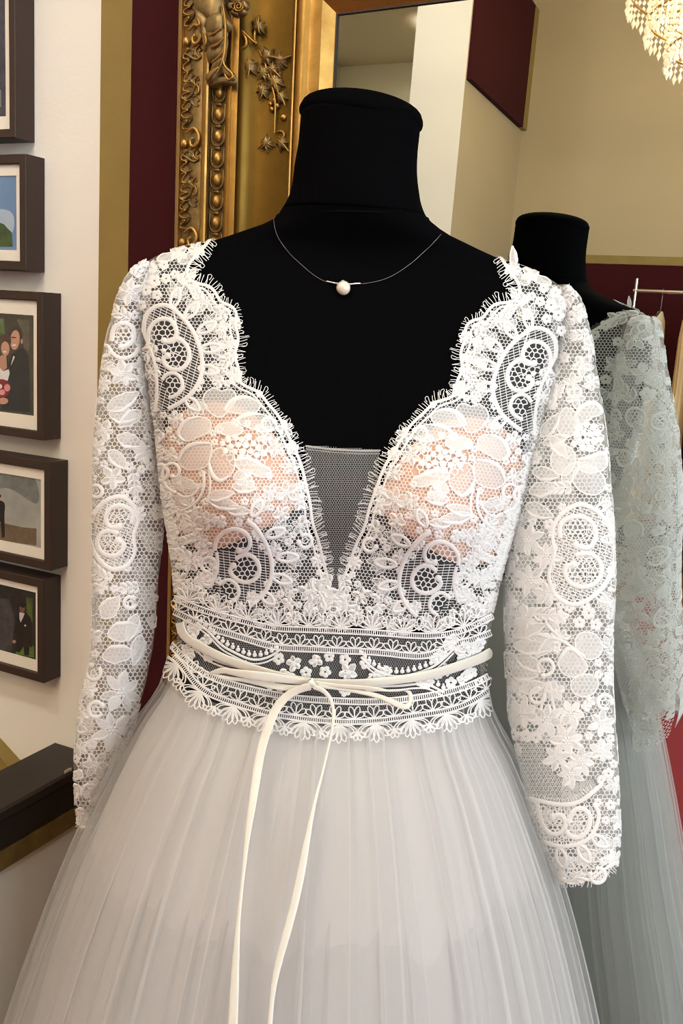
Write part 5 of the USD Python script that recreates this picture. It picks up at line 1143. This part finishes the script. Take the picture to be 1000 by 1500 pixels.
# chandelier of crystal strands round its bulbs
CA, CB = -0.70, 5.0
ch = thing('chandelier', 'tiered crystal chandelier with glowing bulbs', 'chandelier')
M_['crystal'] = MAT('crystal', {'t': ('translucent_bsdf', dict(color=(1, .95, .85))), 'd': ('diffuse_bsdf', dict(color=(.9, .86, .78))), 'g': ('glossy_bsdf', dict(roughness=.08)), 'm': ('mix_closure', dict(fac=.15)), 'm2': ('mix_closure', dict(fac=.25))},
    [('t.BSDF', 'm.closure1'), ('d.BSDF', 'm.closure2'), ('m.closure', 'm2.closure1'), ('g.BSDF', 'm2.closure2')], surface='m2.closure')
M_['bulb'] = emitter('bulb', (1.0, 0.80, 0.52), 520.0)
TI = [(.62, 4.35, 3.52, 72), (.50, 3.9, 3.36, 60), (.37, 3.75, 3.20, 46), (.24, 3.6, 3.06, 30)]
oc_v = np.array([[1, 0, 0], [-1, 0, 0], [0, 1, 0], [0, -1, 0], [0, 0, 1], [0, 0, -1.0]]); oc_f = np.array([[0, 2, 4], [2, 1, 4], [1, 3, 4], [3, 0, 4], [2, 0, 5], [1, 2, 5], [3, 1, 5], [0, 3, 5]])
for ti, (r, zt, zb, ns) in enumerate(TI):
    th = np.linspace(0, 2 * np.pi, 60)[:-1]
    for z in np.arange(zb + .10, zt, .16): obj('ring', tube(W(CA + r * np.cos(th), CB + r * np.sin(th), z), .006, 6, closed=True), 'gilt', ch, smooth=True)
    for k in range(ns):
        t = 2 * np.pi * k / ns; ax, bx = CA + (r + .008) * math.cos(t), CB + (r + .008) * math.sin(t); ms = []
        jit = .02 * (k % 2)
        for z in np.arange(zb + jit + .045, zt, .036):
            v = oc_v * [.012, .012, .017]; ms.append((W(ax + v[:, 0], bx + v[:, 1], z + v[:, 2]), oc_f))
        v = oc_v * [.014, .014, .034]; ms.append((W(ax + v[:, 0], bx + v[:, 1], zb + jit + v[:, 2]), oc_f))
        m = cat(ms); m.invert(); obj('crystal_strand', m, 'crystal', ch, smooth=False)
for k in range(10):
    t = 2 * np.pi * k / 10; s_ = trimesh.creation.icosphere(2, .035); s_.apply_translation(W(CA + .16 * math.cos(t) * (1 + k % 2), CB + .16 * math.sin(t) * (1 + k % 2), 3.62 + .2 * (k % 3))); obj('bulb', s_, 'bulb', ch, smooth=True)
obj('chain', tube(W([CA] * 3, [CB] * 3, [4.3, 4.8, ZC]), .012, 8), 'gilt', ch)
cn = trimesh.creation.cone(.12, .12, sections=24); cn.apply_transform(trimesh.transformations.rotation_matrix(0, [1, 0, 0])); cn.apply_translation(W(CA, CB, ZC - .12)); obj('canopy', cn, 'gilt', ch)
# ------------------------------------------------------------------ the ceiling lamps
def ring(r0, r1, h):
    m = trimesh.creation.revolve(np.array([(r0, 0), (r1, 0), (r1, h), (r0, h), (r0, 0)]), sections=32); trimesh.repair.fix_normals(m); return m
M_['lamp'] = emitter('lamp', WARM, 54.0)
M_['passage_lamp'] = emitter('passage_lamp', WARM, 110.0)
for k, (a, b, z) in enumerate(SPOTS):
    P = W(a, b, z)
    t = thing('pendant_lamp', ['round pendant lamp above the dress', 'round pendant lamp above the photo wall side', 'round pendant lamp over the red carpet', 'round lamp in the dim passage'][k], 'lamp', P)
    obj('shade', ring(.17, .18, .10), 'gilt', t)
    c = trimesh.creation.cylinder(.165, .012, sections=40); c.apply_translation([0, 0, .012]); obj('diffuser', c, 'passage_lamp' if k == 3 else 'lamp', t)
    obj('cord', tube([[0, 0, .02], [0, 0, (ZC - z) * .5], [0, 0, ZC - z]], .004, 8), 'dark_wood', t)
gl = thing('globe_lamp', 'white globe lamp hanging before the pale pillar', 'lamp', W(-3.3, 4.9, 4.5))
M_['globe'] = emitter('globe', WARM, 48.0)
s_ = trimesh.creation.icosphere(3, .15); obj('globe', s_, 'globe', gl, smooth=True)
obj('cord', tube([[0, 0, .15], [0, 0, .4], [0, 0, ZC - 4.5]], .005, 8), 'dark_wood', gl)
